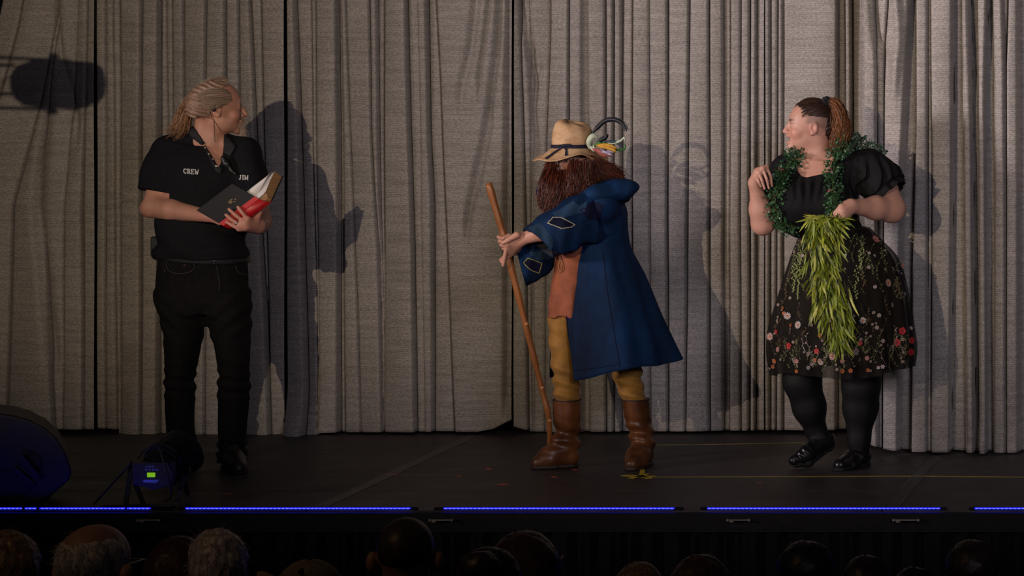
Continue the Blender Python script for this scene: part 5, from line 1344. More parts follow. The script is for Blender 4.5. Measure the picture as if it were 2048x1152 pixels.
# ================================================================== the woman with the garlands
Yf = 1.50
Q = lambda px, py, dy=0.0: P(px, py, Yf+dy)
px_m = M(1, Yf)
wom = thing('person', Q(1690, 935)*(1, 1, 0), 'woman in black blouse and embroidered skirt with auburn ponytail', 'person')
rv, iv = view_frame(1640)
hw = Head(Q(1622, 255.5, .0), -iv*.995-rv*.08+np.array((0, 0, .06)), (0, 0, 1), .243, 1.0, .95)
B = SDF(Q(1485, 965)-(0, .45, .02), Q(1825, 180)+(0, .40, .02), .0039)
hw.build(B, mouth=.085, nose=.95, jaw=1.0)
B.cone(Q(1636, 275, .01), Q(1634, 330, .02), .052, .062, .03); B.cone(Q(1615, 296, .01), Q(1622, 340, -.01), .034, .05, .04)
TOR = [(318, 1640, 58, .085, .02), (335, 1640, 74, .10, .01), (370, 1634, 78, .13, -.02), (410, 1632, 78, .165, -.05), (440, 1645, 66, .14, -.02), (465, 1658, 62, .125, .0), (500, 1670, 74, .15, .0), (560, 1675, 86, .17, .0)]
B.loft(st(Q, TOR), .03, off=-.008)
B.cone(Q(1628, 318, .02), Q(1575, 338, .02), .045, .055, .03); B.cone(Q(1645, 318, .02), Q(1735, 336, .02), .045, .06, .03)
# her right arm (image left): upper arm down, forearm up, hand hanging
e1, w1 = Q(1526, 447, -.08), Q(1510, 366, -.17)
B.chain([Q(1572, 345, .0), Q(1548, 400, -.02), e1], [.056, .054, .044], .04); B.cone(e1, lerp(e1, w1, .35), .046, .046, .05); B.cone(lerp(e1, w1, .35), w1, .046, .028, .03)
kn = [Q(1533, 334, -.200), Q(1525.5, 337, -.215), Q(1518, 346, -.220), Q(1513, 354, -.213)]
md = [Q(1541.5, 353, -.205), Q(1533, 357, -.226), Q(1524, 361, -.234), Q(1517.5, 364, -.222)]
tp = [Q(1544, 372, -.195), Q(1537.5, 377, -.214), Q(1529.5, 377.5, -.224), Q(1522, 373, -.214)]
hand(B, w1, kn, md, tp, [Q(1520, 352, -.17), Q(1532, 360, -.165), Q(1540, 366, -.17)], .0078, .026, .010)
B.cone(w1, Q(1516, 344, -.20), .028, .022, .02)
# her left arm (image right): elbow out, forearm across, fist on the garland
e2, w2 = Q(1784, 418, -.03), Q(1702, 413, -.235)
B.chain([Q(1738, 340, .02), Q(1766, 380, .01), e2], [.064, .060, .050], .05); B.cone(e2, lerp(e2, w2, .4), .054, .051, .06); B.cone(lerp(e2, w2, .4), w2, .051, .031, .03)
kn = [Q(1682, 414, -.285), Q(1683, 423, -.29), Q(1686, 430, -.285), Q(1691, 436, -.275)]
md = [Q(1669, 426, -.285), Q(1672, 434, -.29), Q(1677, 439, -.285), Q(1684, 441, -.275)]
tp = [Q(1667, 437, -.265), Q(1674, 440, -.262), Q(1681, 441, -.255), Q(1688, 440, -.25)]
hand(B, w2, kn, md, tp, [Q(1690, 410, -.255), Q(1674, 424, -.262), Q(1664, 434, -.27)], .0090, .030, .014)
B.cone(w2, Q(1688, 422, -.27), .031, .028, .02)
# legs
B.chain([Q(1620, 560, .0), Q(1612, 700, -.02), Q(1606, 760, -.01), Q(1622, 815, .02), Q(1634, 862, .05), Q(1644, 880, .04)], [.095, .080, .068, .058, .034, .028], .03)
B.chain([Q(1718, 560, .0), Q(1722, 700, -.02), Q(1722, 770, .0), Q(1722, 815, .02), Q(1718, 880, .02), Q(1718, 915, .02)], [.10, .082, .068, .062, .036, .030], .03)
def wom_paint(V):
    c = face_paint(hw, V, (.59, .31, .225), lips=(.46, .13, .11), brow=(.08, .04, .03), cheek=(.62, .255, .195))
    q = hw.loc(V); c = blendc(c, (.10, .02, .018), .9*ellw(q, (.40, 0, .225), (.085, .062, .036)))
    x, y, z = q.T
    reg = soft(x, .08, .17)*soft(-x, .22, .34)*np.clip((z-(.52-.5*np.clip(-x-.05, 0, .3)))/.06, 0, 1)*soft(z, .70, .78)*np.clip((np.abs(y)-.12)/.08, 0, 1)
    return blendc(c, (.20, .125, .095), .75*np.clip(reg, 0, 1))
body = surfput('body', B, m_skin, wom, wom_paint)
# open mouth: its inner shade is painted dark red into the tint, over a carved hollow
# hair: top cap above the undercut
C = SDF(hw.p(.5, -.5, .2)-.06, hw.p(-.6, .5, 1.1)+.06, .0042); C = SDF(np.minimum(hw.p(.5, .5, .1), hw.p(-.7, -.5, .1))-.05, np.maximum(hw.p(.5, .5, 1.15), hw.p(-.7, -.5, 1.15))+.05, .0042)
C.ell(hw.p(-.02, 0, .635), hw.r(.45, .350, .40), hw.R); C.ell(hw.p(-.36, 0, .50), hw.r(.10, .22, .26), hw.R, .04)
def hl(p):
    x, y, z = hw.loc(p).T
    front = np.where(x > -.26, np.maximum(.70-z-.06*np.clip(-x, 0, 1), x+1.15*(1-z)-.42+.0*y), np.maximum(.22-z, -1))
    return front*hw.H*.7
i_, p_ = C.near(.08); C.v[tuple(i_.T)] = np.maximum(C.v[tuple(i_.T)], hl(p_))
C.disp(lambda x, y, z: .0012*np.sin(((z-hw.O[2])-(x-hw.O[0])*.5)*300+3*vnoise(x*20, y*20, z*20)))
hair = surfput('hair', C, m_caph, wom, lambda V: np.array((.030, .013, .008))[None]*(.7+.9*(vnoise(V[:, 0]*40, V[:, 1]*40, V[:, 2]*120)[:, None]+.5)))
g = []
for y in np.linspace(-.30, .30, 9):
    w = math.cos(y*2.6); g.append([hw.p(*q) for q in ((.30*w+.02, y*.8, .86*w), (.14, y*1.08, .98*w+.035), (-.10, y*1.1, 1.01*w+.03), (-.28, y*.7, .95*w+.01), (-.40, y*.2, .90))])
strands('hair_strands', g, 240, .003, .0011, .0007, m_hair, hair, seg=12, seed=21, c0=(.022, .010, .006), c1=(.075, .030, .015))
S = SDF(Q(1640, 225)-(0, .06, 0), Q(1670, 190)+(0, .06, 0), .003); S.chain([Q(1649, 200, -.02), Q(1656, 206, .0), Q(1655, 212, .02)], [.014, .019, .014], .01); S.chain([Q(1654, 198, .02), Q(1658, 202, -.01)], [.013, .014], .01)
S.disp(lambda x, y, z: .003*np.sin((x+y+z)*260)); surfput('scrunchie', S, mat('black_scrunchie', (.008, .008, .009), .8, .2, 50), hair)
PC = [Q(1656, 203, .0), Q(1667, 204, .0), Q(1677, 222, .0), Q(1681, 246, -.005), Q(1682, 270, -.01), Q(1675, 290, -.02), Q(1666, 303, -.02)]
S = SDF(Q(1630, 325)-(0, .1, 0), Q(1715, 185)+(0, .1, 0), .0048); S.chain(PC, [.011, .017, .021, .027, .029, .022, .008], .02)
S.disp(lambda x, y, z: .004*np.sin((x+z*.3)*420+5*vnoise(x*30, y*30, z*14)))
pony = surfput('ponytail', S, m_caph, wom, lambda V: np.array((.10, .032, .010))[None]*(.5+1.2*(vnoise(V[:, 0]*90, V[:, 1]*40, V[:, 2]*25)[:, None]+.5)))
pg = [[q+pv(a*k_, b*.5*k_)+np.array((0, c*k_, 0)) for q, k_ in zip(PC, (.3, .8, 1, 1.3, 1.4, 1.2, .9))] for a, b, c in ((-9, 0, -.01), (-5, 2, -.024), (2, 0, -.028), (8, -2, -.02), (11, 0, 0), (4, 3, .02), (-6, 2, .02))]
strands('hair_strands', pg, 560, .005, .0013, .0006, m_hair, pony, seg=15, wave=.019, seed=22, spread_tip=.008, lenvar=.35, c0=(.05, .016, .006), c1=(.40, .14, .035))
p, n = hit(bvh(body), 1622.5, 271, Yf-.09); put('earring', MB().cyl(p, p+n*.004, .0022, n=8).mesh('earring'), m_met, wom)

# blouse
m_blouse = mat('black_blouse_gauze', (.0070, .0066, .0076), .85, .3, 30, (1, 1, .3), .25, .004, spec=.2)
S = SDF(Q(1500, 490)-(0, .36, 0), Q(1812, 280)+(0, .34, 0), .0055)
S.loft(st(Q, TOR[:6]), .0, off=.008)
S.cone(Q(1625, 326, .02), Q(1575, 342, .02), .050, .070, .04); S.cone(Q(1650, 322, .02), Q(1735, 334, .02), .048, .072, .05)
S.chain([Q(1735, 338, .02), Q(1762, 362, .0), Q(1772, 378, -.01)], [.088, .088, .084], .05)
S.chain([Q(1576, 345, .02), Q(1553, 388, -.03), Q(1545, 412, -.04)], [.078, .082, .070], .05)
S.ell(Q(1600, 408, -.13), (.10, .10, .095), None, .05); S.ell(Q(1662, 405, -.12), (.09, .095, .090), None, .05)
S.chain([Q(1560, 415, -.06), Q(1575, 440, -.06), Q(1600, 452, -.03)], [.05, .05, .05], .04)
S.plane(Q(1770, 378, -.01), Q(1784, 396, -.02)-Q(1748, 348, .02)+np.array((.02, 0, 0)), **dict(zip(('lo', 'hi'), bx(Q, 1705, 440, 1840, 340))))
def frill(x, y, z):
    a = .012*np.sin((x*1.0+y*1.2-z*.35)*95)*np.clip((x-Q(1690, 0)[0])/(Q(1745, 0)[0]-Q(1690, 0)[0]), 0, 1)*np.clip((Q(0, 300)[2]-z)/.12, 0, 1)
    b = .006*np.sin(x*150+4*vnoise(x*8, y*8, z*8))*soft(np.abs(x-Q(1628, 0)[0]), .06, .12)*soft(np.abs(z-Q(0, 372)[2]), .02, .08)
    return a+b+.010*vnoise(x*11, y*11, z*8)
S.disp(frill, .06)
S.cut_region(poly_sd([(1590, 300), (1594, 340), (1602, 352), (1612, 355), (1640, 349), (1654, 346), (1664, 330), (1672, 300)]), .13)
blouse = surfput('blouse', S, m_blouse, wom)
# ruffled cuff of the near sleeve
rngc = []
c0, c1 = Q(1762, 374, -.01), Q(1779, 392, -.02); ax_ = Vn(c1-c0); u_ = Vn(np.cross(ax_, (0, 1, 0))); v_ = np.cross(ax_, u_)
for t_ in np.linspace(0, 1, 8):
    th = np.linspace(0, 2*math.pi, 90, endpoint=False); r_ = (.082+.016*t_)*(1+.09*t_*np.sin(th*11)+.04*np.sin(th*5))
    rngc.append(lerp(c0, c1, t_)+np.outer(np.cos(th)*r_, u_)+np.outer(np.sin(th)*r_*.95, v_))
sheet('sleeve_ruffle', rngc, m_blouse, blouse, True, .003)
rngc = []
c0, c1 = Q(1552, 392, -.03), Q(1540, 422, -.05); ax_ = Vn(c1-c0); u_ = Vn(np.cross(ax_, (0, 1, 0))); v_ = np.cross(ax_, u_)
for t_ in np.linspace(0, 1, 8):
    th = np.linspace(0, 2*math.pi, 90, endpoint=False); r_ = (.076-.006*t_)*(1+.09*t_*np.sin(th*11)+.04*np.sin(th*5))
    rngc.append(lerp(c0, c1, t_)+np.outer(np.cos(th)*r_, u_)+np.outer(np.sin(th)*r_*.95, v_))
sheet('sleeve_ruffle', rngc, m_blouse, blouse, True, .003)
S = SDF(Q(1585, 500)-(0, .3, 0), Q(1770, 420)+(0, .3, 0), .006)
S.loft(st(Q, [(440, 1652, 64, .142, -.01), (458, 1664, 64, .135, .0), (478, 1672, 72, .150, .0)])); S.disp(wrinkle(5, .008, 8, 8, 30)); surfput('waistband', S, m_blouse, wom)
# tights are the dark cover of the legs; shoes
m_tight = mat('black_tights', (.0048, .0044, .0047), .65, .2, 60, spec=.3)
T = SDF(Q(1530, 945)-(0, .22, .02), Q(1800, 560)+(0, .22, 0), .0068)
T.chain([Q(1620, 580, .0), Q(1612, 700, -.02), Q(1604, 760, -.01), Q(1619, 815, .02), Q(1632, 862, .05), Q(1645, 882, .04)], [.110, .098, .086, .075, .046, .040], .03)
T.cone(Q(1645, 882, .04), Q(1612, 905, -.03), .036, .034, .02)
T.chain([Q(1718, 580, .0), Q(1722, 700, -.02), Q(1722, 770, .0), Q(1721, 815, .02), Q(1718, 880, .02), Q(1718, 918, .02)], [.114, .100, .087, .080, .050, .044], .03)
T.cone(Q(1716, 916, .02), Q(1705, 930, -.10), .040, .030, .02)
surfput('tights', T, m_tight, wom)
m_wsh = mat('black_polished_leather', (.010, .010, .011), .28, .2, 40)
def wshoe(G, name='shoe'): return surfput(name, G, m_wsh, wom)
G = SDF(Q(1560, 940)-(0, .2, .02), Q(1680, 850)+(0, .2, 0), .0042)
hl_, ba, to = Q(1651, 882, .045), Q(1612, 908, -.05), Q(1588, 920.5, -.085)
G.cone(hl_, ba, .040, .042, .02); G.cone(ba, to, .042, .026, .02); G.cone(hl_+(.006, 0, .012), lerp(hl_, ba, .3)+(0, 0, .01), .036, .038, .02)
G.cone(Q(1645, 866, .045), Q(1637, 868, .02), .044, .044, .0, 's'); G.disp(lambda x, y, z: .003*np.sin((x*.8+z)*190)*soft(np.abs(x-Q(1612, 0)[0]), .02, .06))
s1 = wshoe(G)
K = SDF(Q(1560, 945)-(0, .2, .02), Q(1690, 850)+(0, .2, 0), .004); K.cone(hl_+(.014, 0, -.030), ba+(.012, 0, -.036), .018, .022, .02); K.cone(ba+(.012, 0, -.036), to+(.006, 0, -.020), .022, .015, .02); K.cone(hl_+(.022, .01, -.020), hl_+(.016, .01, -.034), .022, .018, .01); surfput('sole', K, m_sole, s1)
G = SDF(Q(1660, 950)-(0, .32, .02), Q(1770, 870)+(0, .2, 0), .0042)
h3 = Q(1724, 930, .05)*(1, 1, 0); t3 = h3+np.array((-.075, -.205, 0))
G.cone(h3+(0, 0, .045), lerp(h3, t3, .5)+(0, 0, .040), .040, .044, .02); G.cone(lerp(h3, t3, .5)+(0, 0, .034), t3+(0, 0, .026), .046, .032, .02); G.cone(h3+(0, 0, .045), h3+(0, 0, .075), .040, .040, .02); G.plane((0, 0, .012), (0, 0, -1))
s2 = wshoe(G); K = SDF(Q(1660, 950)-(0, .32, .02), Q(1770, 900)+(0, .2, 0), .004); K.cone(h3+(0, 0, .008), lerp(h3, t3, .5)+(0, 0, .008), .042, .046, .02); K.cone(lerp(h3, t3, .5)+(0, 0, .008), t3+(0, 0, .008), .048, .036, .02); K.plane((0, 0, .016), (0, 0, 1)); K.plane((0, 0, .001), (0, 0, -1)); surfput('sole', K, m_sole, s2)

# skirt: opaque lining and a sheer embroidered layer
def tulle():
    m, nt, b = new_mat('sheer_black_tulle')
    b.inputs['Base Color'].default_value = (.011, .0085, .006, 1); b.inputs['Roughness'].default_value = .85; b.inputs['Specular IOR Level'].default_value = .2
    tr = nt.nodes.new('ShaderNodeBsdfTransparent'); mx = nt.nodes.new('ShaderNodeMixShader'); out = nt.nodes['Material Output']
    n = noise_node(nt, coords(nt, (1, 1, .3)), 30, 2); fac = ramp(nt, n, [(.3, (.58,)*3), (.7, (.80,)*3)])
    nt.links.new(fac, mx.inputs[0]); nt.links.new(tr.outputs[0], mx.inputs[1]); nt.links.new(b.outputs[0], mx.inputs[2]); nt.links.new(mx.outputs[0], out.inputs[0])
    return m
m_tulle = tulle(); m_underskirt = mat('dark_olive_lining', (.026, .019, .009), .75, .4, 8, (1, 1, .25))
SK_ = [(455, 1672, 68, .15), (478, 1678, 84, .17), (520, 1688, 110, .21), (590, 1686, 130, .25), (650, 1681, 143, .275), (700, 1682, 147, .285), (742, 1684, 140, .28)]
def skirt_rings(sc, amp, nfold, hem_extra, nrow=40, seed=0, rows=SK_):
    rr = resample(np.array(rows, float), nrow); out = []
    th = np.linspace(0, 2*math.pi, 260, endpoint=False)
    for k, (py, cx, hw_, dep) in enumerate(rr):
        t_ = k/(nrow-1); c = Q(cx, py, .0)
        f = sc*(1+amp*t_**.8*(np.sin(th*nfold+seed+1.2*np.sin(th*2)+.8*t_)+.5*np.sin(th*(nfold*2+3)+2*seed)))
        z = c[2]+hem_extra*t_**3*(np.sin(th*3+2.3)+.6*np.cos(th))
        out.append(np.stack([c[0]+hw_*px_m*f*np.cos(th), c[1]+dep*f*np.sin(th), z+0*th], 1))
    return out
under = sheet('skirt_lining', skirt_rings(.88, .03, 9, .0, rows=SK_[:-1]+[(722, 1684, 140, .28)]), m_underskirt, wom, True, .002)
skirt = sheet('tulle_skirt', skirt_rings(.985, .045, 13, .016, seed=1), m_tulle, wom, True, 0)
bs = bvh(skirt)
m_emb = tint_mat('embroidery_thread', .6, .25, 200)
def flower_mesh(name, petals, r, c_pet, c_mid, width=.5, curl=.0015):
    V, F_, C_ = [], [], []
    for k in range(petals):
        a = 2*math.pi*k/petals; ca, sa = math.cos(a), math.sin(a); pts = [(.15, 0), (.55, -width*.5), (.92, -width*.35), (1.02, 0), (.92, width*.35), (.55, width*.5)]
        n = len(V)
        for x, y in pts: V.append((r*(x*ca-y*sa), r*(x*sa+y*ca), curl*(1+x))); C_.append(np.array(c_pet)*(.75+.35*x))
        F_.append(tuple(range(n, n+6)))
    n = len(V)
    for k in range(8): a = 2*math.pi*k/8; V.append((r*.30*math.cos(a), r*.30*math.sin(a), curl*2.5)); C_.append(np.array(c_mid))
    F_.append(tuple(range(n, n+8)))
    return mesh_np(name, np.array(V), F_, False, np.array(C_))
fm = {'daisy': flower_mesh('daisy', 11, .0175, (.52, .44, .38), (.50, .12, .05), .34), 'pink': flower_mesh('pink', 7, .0125, (.46, .18, .17), (.40, .25, .16), .6), 'red': flower_mesh('red', 5, .0185, (.50, .012, .014), (.28, .01, .01), 1.0),
      'orange': flower_mesh('orange', 5, .0105, (.50, .13, .03), (.30, .06, .02), .9), 'white': flower_mesh('white', 6, .0105, (.48, .40, .38), (.42, .22, .18), .55), 'small': flower_mesh('small', 5, .0075, (.40, .30, .24), (.30, .14, .08), .7), 'sun': flower_mesh('sun', 12, .0200, (.50, .32, .26), (.55, .10, .03), .32)}
for m_ in fm.values(): m_.materials.append(m_emb)
rngk = np.random.default_rng(8)
def place_flower(kind, x, y, sc=1.0):
    p, n = hit(bs, x, y)
    if p is None: return
    if n.dot((EYE-p).normalized()) < .12: n = (n+(EYE-p).normalized()*.4).normalized()
    o = put('embroidered_flower', fm[kind], None, skirt)
    q = n.to_track_quat('Z', 'Y') @ Quaternion((0, 0, 1), rngk.uniform(0, 6.28))
    o.matrix_parent_inverse = Matrix.Identity(4)
    o.matrix_basis = Matrix.Translation(p+n*.003) @ q.to_matrix().to_4x4() @ Matrix.Scale(sc, 4)
FL = [('pink', 1750, 480, 1.7), ('sun', 1775, 566, 1), ('daisy', 1726, 641, .95), ('daisy', 1575, 632, 1), ('daisy', 1597, 650, 1.05), ('sun', 1541, 673, .95), ('red', 1579, 692, .85), ('red', 1553, 664, .6), ('pink', 1557, 699, 1), ('pink', 1594, 722, 1), ('sun', 1666, 712, 1.0), ('daisy', 1711, 703, 1.0),
      ('red', 1804, 662, .95), ('red', 1793, 685, .95), ('red', 1822, 681, .85), ('red', 1821, 704, .9), ('red', 1634, 702, .7), ('red', 1720, 686, .6), ('orange', 1567, 618, 1), ('orange', 1569, 627, .9), ('orange', 1583, 651, .9), ('orange', 1550, 722, 1.1), ('orange', 1547, 733, .9), ('orange', 1630, 720, 1), ('orange', 1702, 705, 1.1),
      ('orange', 1704, 640, .9), ('orange', 1684, 742, 1), ('orange', 1594, 742, .9), ('orange', 1735, 740, .9), ('orange', 1701, 741, 1), ('pink', 1684, 722, .9), ('pink', 1734, 716, .9), ('pink', 1803, 532, 1.1), ('white', 1549, 608, .9), ('white', 1540, 634, .8), ('white', 1737, 535, .9), ('white', 1750, 574, .9), ('white', 1758, 631, 1), ('white', 1754, 655, 1), ('white', 1765, 682, 1), ('white', 1782, 610, 1.2), ('white', 1808, 588, .9),
      ('white', 1821, 656, .9), ('white', 1738, 507, .8), ('white', 1748, 512, .8), ('white', 1792, 508, .8), ('white', 1795, 543, .8), ('white', 1690, 512, .9), ('white', 1765, 733, 1), ('white', 1757, 735, .8), ('white', 1616, 735, 1), ('white', 1623, 728, .9), ('pink', 1812, 552, .9), ('small', 1769, 502, 1), ('small', 1640, 720, 1.2), ('white', 1606, 512, .9), ('pink', 1775, 470, .9), ('orange', 1640, 671, .9), ('daisy', 1642, 725, .7)]
for a in FL: place_flower(*a)
for k in range(60): place_flower('small', rngk.uniform(1540, 1820), rngk.uniform(640, 742) if k < 42 else rngk.uniform(500, 640), rngk.uniform(.7, 1.1))
# thin embroidered stems and sprigs
def stems(n, y0, y1, col, seed, leaf=True, xs=(1540, 1822)):
    rg = np.random.default_rng(seed); paths = []; cols = []; V, F_, C_ = [], [], []
    for _ in range(n):
        x = rg.uniform(*xs); y = rg.uniform(y0, y1); L_ = rg.uniform(18, 50); ph = rg.uniform(0, 6); pts = []
        for t_ in np.linspace(0, 1, 10):
            p, nn = hit(bs, x+5*math.sin(ph+t_*4), y-L_*t_)
            if p is None: break
            pts.append(np.array(p+nn*.002))
            if leaf and rg.random() < .6:
                s_ = rg.choice((-1, 1)); u_ = np.array((s_*.006, 0, .004)); w_ = np.array((0, 0, .004)); b_ = len(V); q = pts[-1]
                V += [q, q+u_*.6+w_, q+u_*1.5+w_*.6, q+u_*.9-w_*.2]; F_.append((b_, b_+1, b_+2, b_+3)); C_ += [np.array(col)*rg.uniform(.7, 1.5)]*4
        if len(pts) == 10: paths.append(pts)
    v, f = tubes(np.array(paths), np.full((1, 10), .0010), 3); put('embroidered_stems', mesh_np('embroidered_stems', v, f, True, np.tile(np.array(col), (len(v), 1))), m_emb, skirt, kind='stuff')
    if V: put('embroidered_leaves', mesh_np('embroidered_leaves', np.array(V), F_, False, np.array(C_)), m_emb, skirt, kind='stuff')
stems(46, 700, 744, (.16, .15, .06), 1); stems(30, 560, 700, (.15, .09, .035), 2); stems(26, 500, 600, (.12, .14, .04), 3, xs=(1700, 1815)); stems(14, 480, 590, (.22, .26, .07), 4, xs=(1580, 1605)); stems(10, 690, 744, (.34, .30, .25), 5)
# hanging wisteria-like sprigs
V, F_, C_ = [], [], []
for x0, y0, y1 in ((1588, 528, 586), (1596, 535, 600), (1722, 500, 540), (1712, 532, 600), (1600, 505, 530)):
    for k in range(26):
        t_ = k/26; p, n = hit(bs, x0+rngk.uniform(-6, 6)*(1-t_*.6), y0+(y1-y0)*t_)
        if p is None: continue
        q = np.array(p+n*.003); b_ = len(V); r_ = .0042
        V += [q+np.array((-r_, 0, 0)), q+np.array((0, 0, r_)), q+np.array((r_, 0, 0)), q+np.array((0, 0, -r_))]; F_.append((b_, b_+1, b_+2, b_+3)); C_ += [np.array((.26, .30, .09))*rngk.uniform(.6, 1.3)]*4
put('embroidered_sprigs', mesh_np('embroidered_sprigs', np.array(V), F_, False, np.array(C_)), m_emb, skirt, kind='stuff')

# ------------------------------------------------------------------ garlands
def leaf_mesh(name, L_, w, m, fold=.25, bend=.15, nseg=6):
    V, F_ = [], []
    for k in range(nseg+1):
        t_ = k/nseg; ww = w*math.sin(math.pi*min(1, t_*.96+.02))**.8*(1-.35*t_); x = L_*t_; z = -bend*L_*t_*t_
        V += [(x, -ww, z+ww*fold), (x, 0, z), (x, ww, z+ww*fold)]
    for k in range(nseg):
        a = 3*k; F_ += [(a, a+3, a+4, a+1), (a+1, a+4, a+5, a+2)]
    me = mesh_np(name, np.array(V), F_); me.materials.append(m); return me
bgreens = [mat('bamboo_leaf_%s' % n, c, .45, .25, 20, sheen=.05) for n, c in (('lime', (.30, .33, .014)), ('fresh', (.20, .25, .012)), ('deep', (.07, .11, .012)), ('pale', (.40, .40, .06)))]
protos = [leaf_mesh('bamboo_leaf', l_, w_, bgreens[k % 4]) for k, (l_, w_) in enumerate(((.082, .0065), (.075, .006), (.068, .0055), (.090, .0065), (.060, .0055), (.072, .005), (.085, .006), (.065, .006)))]
G0 = thing('bamboo_garland', Q(1686, 700, -.33), 'bright lime green garland of long bamboo leaves hanging before the skirt', 'garland')
spine_a = resample(np.array([Q(1668, 438, -.33), Q(1645, 432, -.34), Q(1632, 462, -.345), Q(1640, 540, -.36), Q(1660, 620, -.37), Q(1682, 690, -.37)]), 60)
spine_b = resample(np.array([Q(1664, 440, -.31), Q(1655, 470, -.33), Q(1662, 540, -.345), Q(1676, 600, -.355), Q(1692, 660, -.35)]), 60)
m_stem = mat('green_stem', (.07, .10, .02), .6, .2, 20)
for sp in (spine_a, spine_b):
    v, f = tubes(sp[None], np.full((1, 60), .003), 6); put('stem', mesh_np('stem', v, f), m_stem, G0)
rg = np.random.default_rng(17); stuffV, stuffF = [], []
protos_v = []
for me in protos:
    a = np.empty(len(me.vertices)*3, np.float32); me.vertices.foreach_get('co', a); protos_v.append((a.reshape(-1, 3), [tuple(p.vertices) for p in me.polygons]))
NB = 760
for k in range(NB):
    sp = spine_a if rg.random() < .6 else spine_b; t_ = rg.random()**.95; i_ = min(58, int(t_*59)); base = sp[i_].copy()
    wid = np.interp(t_, [0, .1, .3, .7, .9, 1], [26, 36, 32, 38, 32, 16])*px_m
    ang = rg.uniform(-math.pi, 0.25 if rg.random() < .25 else 0); out = np.array((math.cos(ang), math.sin(ang)*.55, 0))
    base += out*wid*rg.uniform(.0, .8)+rg.normal(0, .005, 3)
    down = np.array((0.10, -.12, -1.0)); d = Vn(down+out*rg.uniform(.15, .75)+rg.normal(0, .14, 3))
    if t_ < .10: d = Vn(out*1.0+np.array((-.5, -.3, rg.uniform(-.7, .45))))
    nrm = Vn(np.cross(d, rg.normal(0, 1, 3))+np.array((0, -.9, .4))); side = Vn(np.cross(nrm, d)); nrm = np.cross(d, side)
    j = int(rg.integers(len(protos))); s = rg.uniform(.75, 1.2)
    Mx = Matrix(((d[0], side[0], nrm[0], base[0]), (d[1], side[1], nrm[1], base[1]), (d[2], side[2], nrm[2], base[2]), (0, 0, 0, 1))) @ Matrix.Scale(s, 4)
    if out[1] < 0.0 and len(G0.children) < 303:
        o = put('bamboo_leaf', protos[j], None, G0); o.matrix_parent_inverse = Matrix.Translation(-BASE[G0.name]); o.matrix_basis = Mx
    else:
        vv, ff = protos_v[j]; R_ = np.array(Mx); n0 = len(stuffV)
        stuffV += list(vv@R_[:3, :3].T+R_[:3, 3]); stuffF += [tuple(q+n0 for q in f) for f in ff]
put('more_leaves', mesh_np('more_leaves', np.array(stuffV), stuffF), bgreens[1], G0, kind='stuff')

m_euc = tint_mat('boxwood_leaf', .38, .25, 60)
G1 = thing('leaf_garland', Q(1560, 440, -.2), 'dark green small-leaved garland draped over the woman\'s shoulders', 'garland')
tw = bvh(body, blouse)
def drape(pxs, eps):
    out = []
    for x, y, *dy in pxs:
        if dy: out.append(Q(x, y, dy[0])); continue
        p, n = hit(tw, x, y, Yf-.1); out.append(np.array(p+n*eps))
    return np.array(out)
def leafy(paths_, n, rad, seed, size=(.009, .015), hue=((.012, .055, .024), (.075, .19, .075)), droop=.3):
    rg = np.random.default_rng(seed); V, F_, C_ = [], [], []
    p = resample(paths_, 80)
    v, f = tubes(p[None], np.full((1, 80), .0025), 5); put('stem', mesh_np('stem', v, f), m_stem, G1)
    tw_ = []
    for k in range(n):
        i_ = int(rg.integers(0, 80)); u = Vn(rg.normal(0, 1, 3)); r_ = rad*rg.random()**.45; c = p[i_]+u*r_
        d = Vn(u+rg.normal(0, .5, 3)+np.array((0, -.25, -droop))); nn = Vn(np.cross(d, rg.normal(0, 1, 3))+np.array((0, -.5, .3))); s_ = Vn(np.cross(nn, d)); L_ = rg.uniform(*size); w = L_*.42
        b_ = len(V); V += [c, c+d*L_*.35+s_*w*.85, c+d*L_*.75+s_*w*.7, c+d*L_, c+d*L_*.75-s_*w*.7, c+d*L_*.35-s_*w*.85]; F_.append(tuple(range(b_, b_+6)))
        q = rg.random(); cc = np.array(hue[0])*(1-q)+np.array(hue[1])*q; C_ += [cc]*6
        if k % 5 == 0: tw_.append([p[i_], lerp(p[i_], c, .6)+(0, 0, .003), c])
    put('leaves', mesh_np('leaves', np.array(V), F_, True, np.array(C_)), m_euc, G1, kind='stuff')
    v, f = tubes(np.array(tw_), np.full((1, 3), .0009), 3); put('twigs', mesh_np('twigs', v, f), m_stem, G1, kind='stuff')
fr = drape([(1686, 292), (1676, 310), (1668, 335), (1664, 362), (1666, 392), (1670, 415, -.25), (1676, 440, -.25), (1684, 458, -.20)], .016)
fl = drape([(1612, 306, .02), (1598, 312), (1584, 326), (1570, 348), (1566, 372), (1558, 396), (1556, 420), (1572, 444), (1588, 446)], .016)
bk_ = np.array([Q(1682, 294, -.03), Q(1696, 286, .02), Q(1712, 287, .06), Q(1734, 296, .05), Q(1748, 306, .07), Q(1756, 316, .10)])
leafy(fr, 1150, .046, 31, size=(.011, .018)); leafy(fl, 1150, .048, 32, size=(.011, .019)); leafy(bk_, 650, .046, 33, size=(.012, .020), hue=((.025, .075, .045), (.14, .24, .17)))
bkn = np.array([Q(1612, 306, .02), Q(1640, 300, .12), Q(1675, 292, .10), Q(1698, 286, .04)]); leafy(bkn, 120, .028, 34)
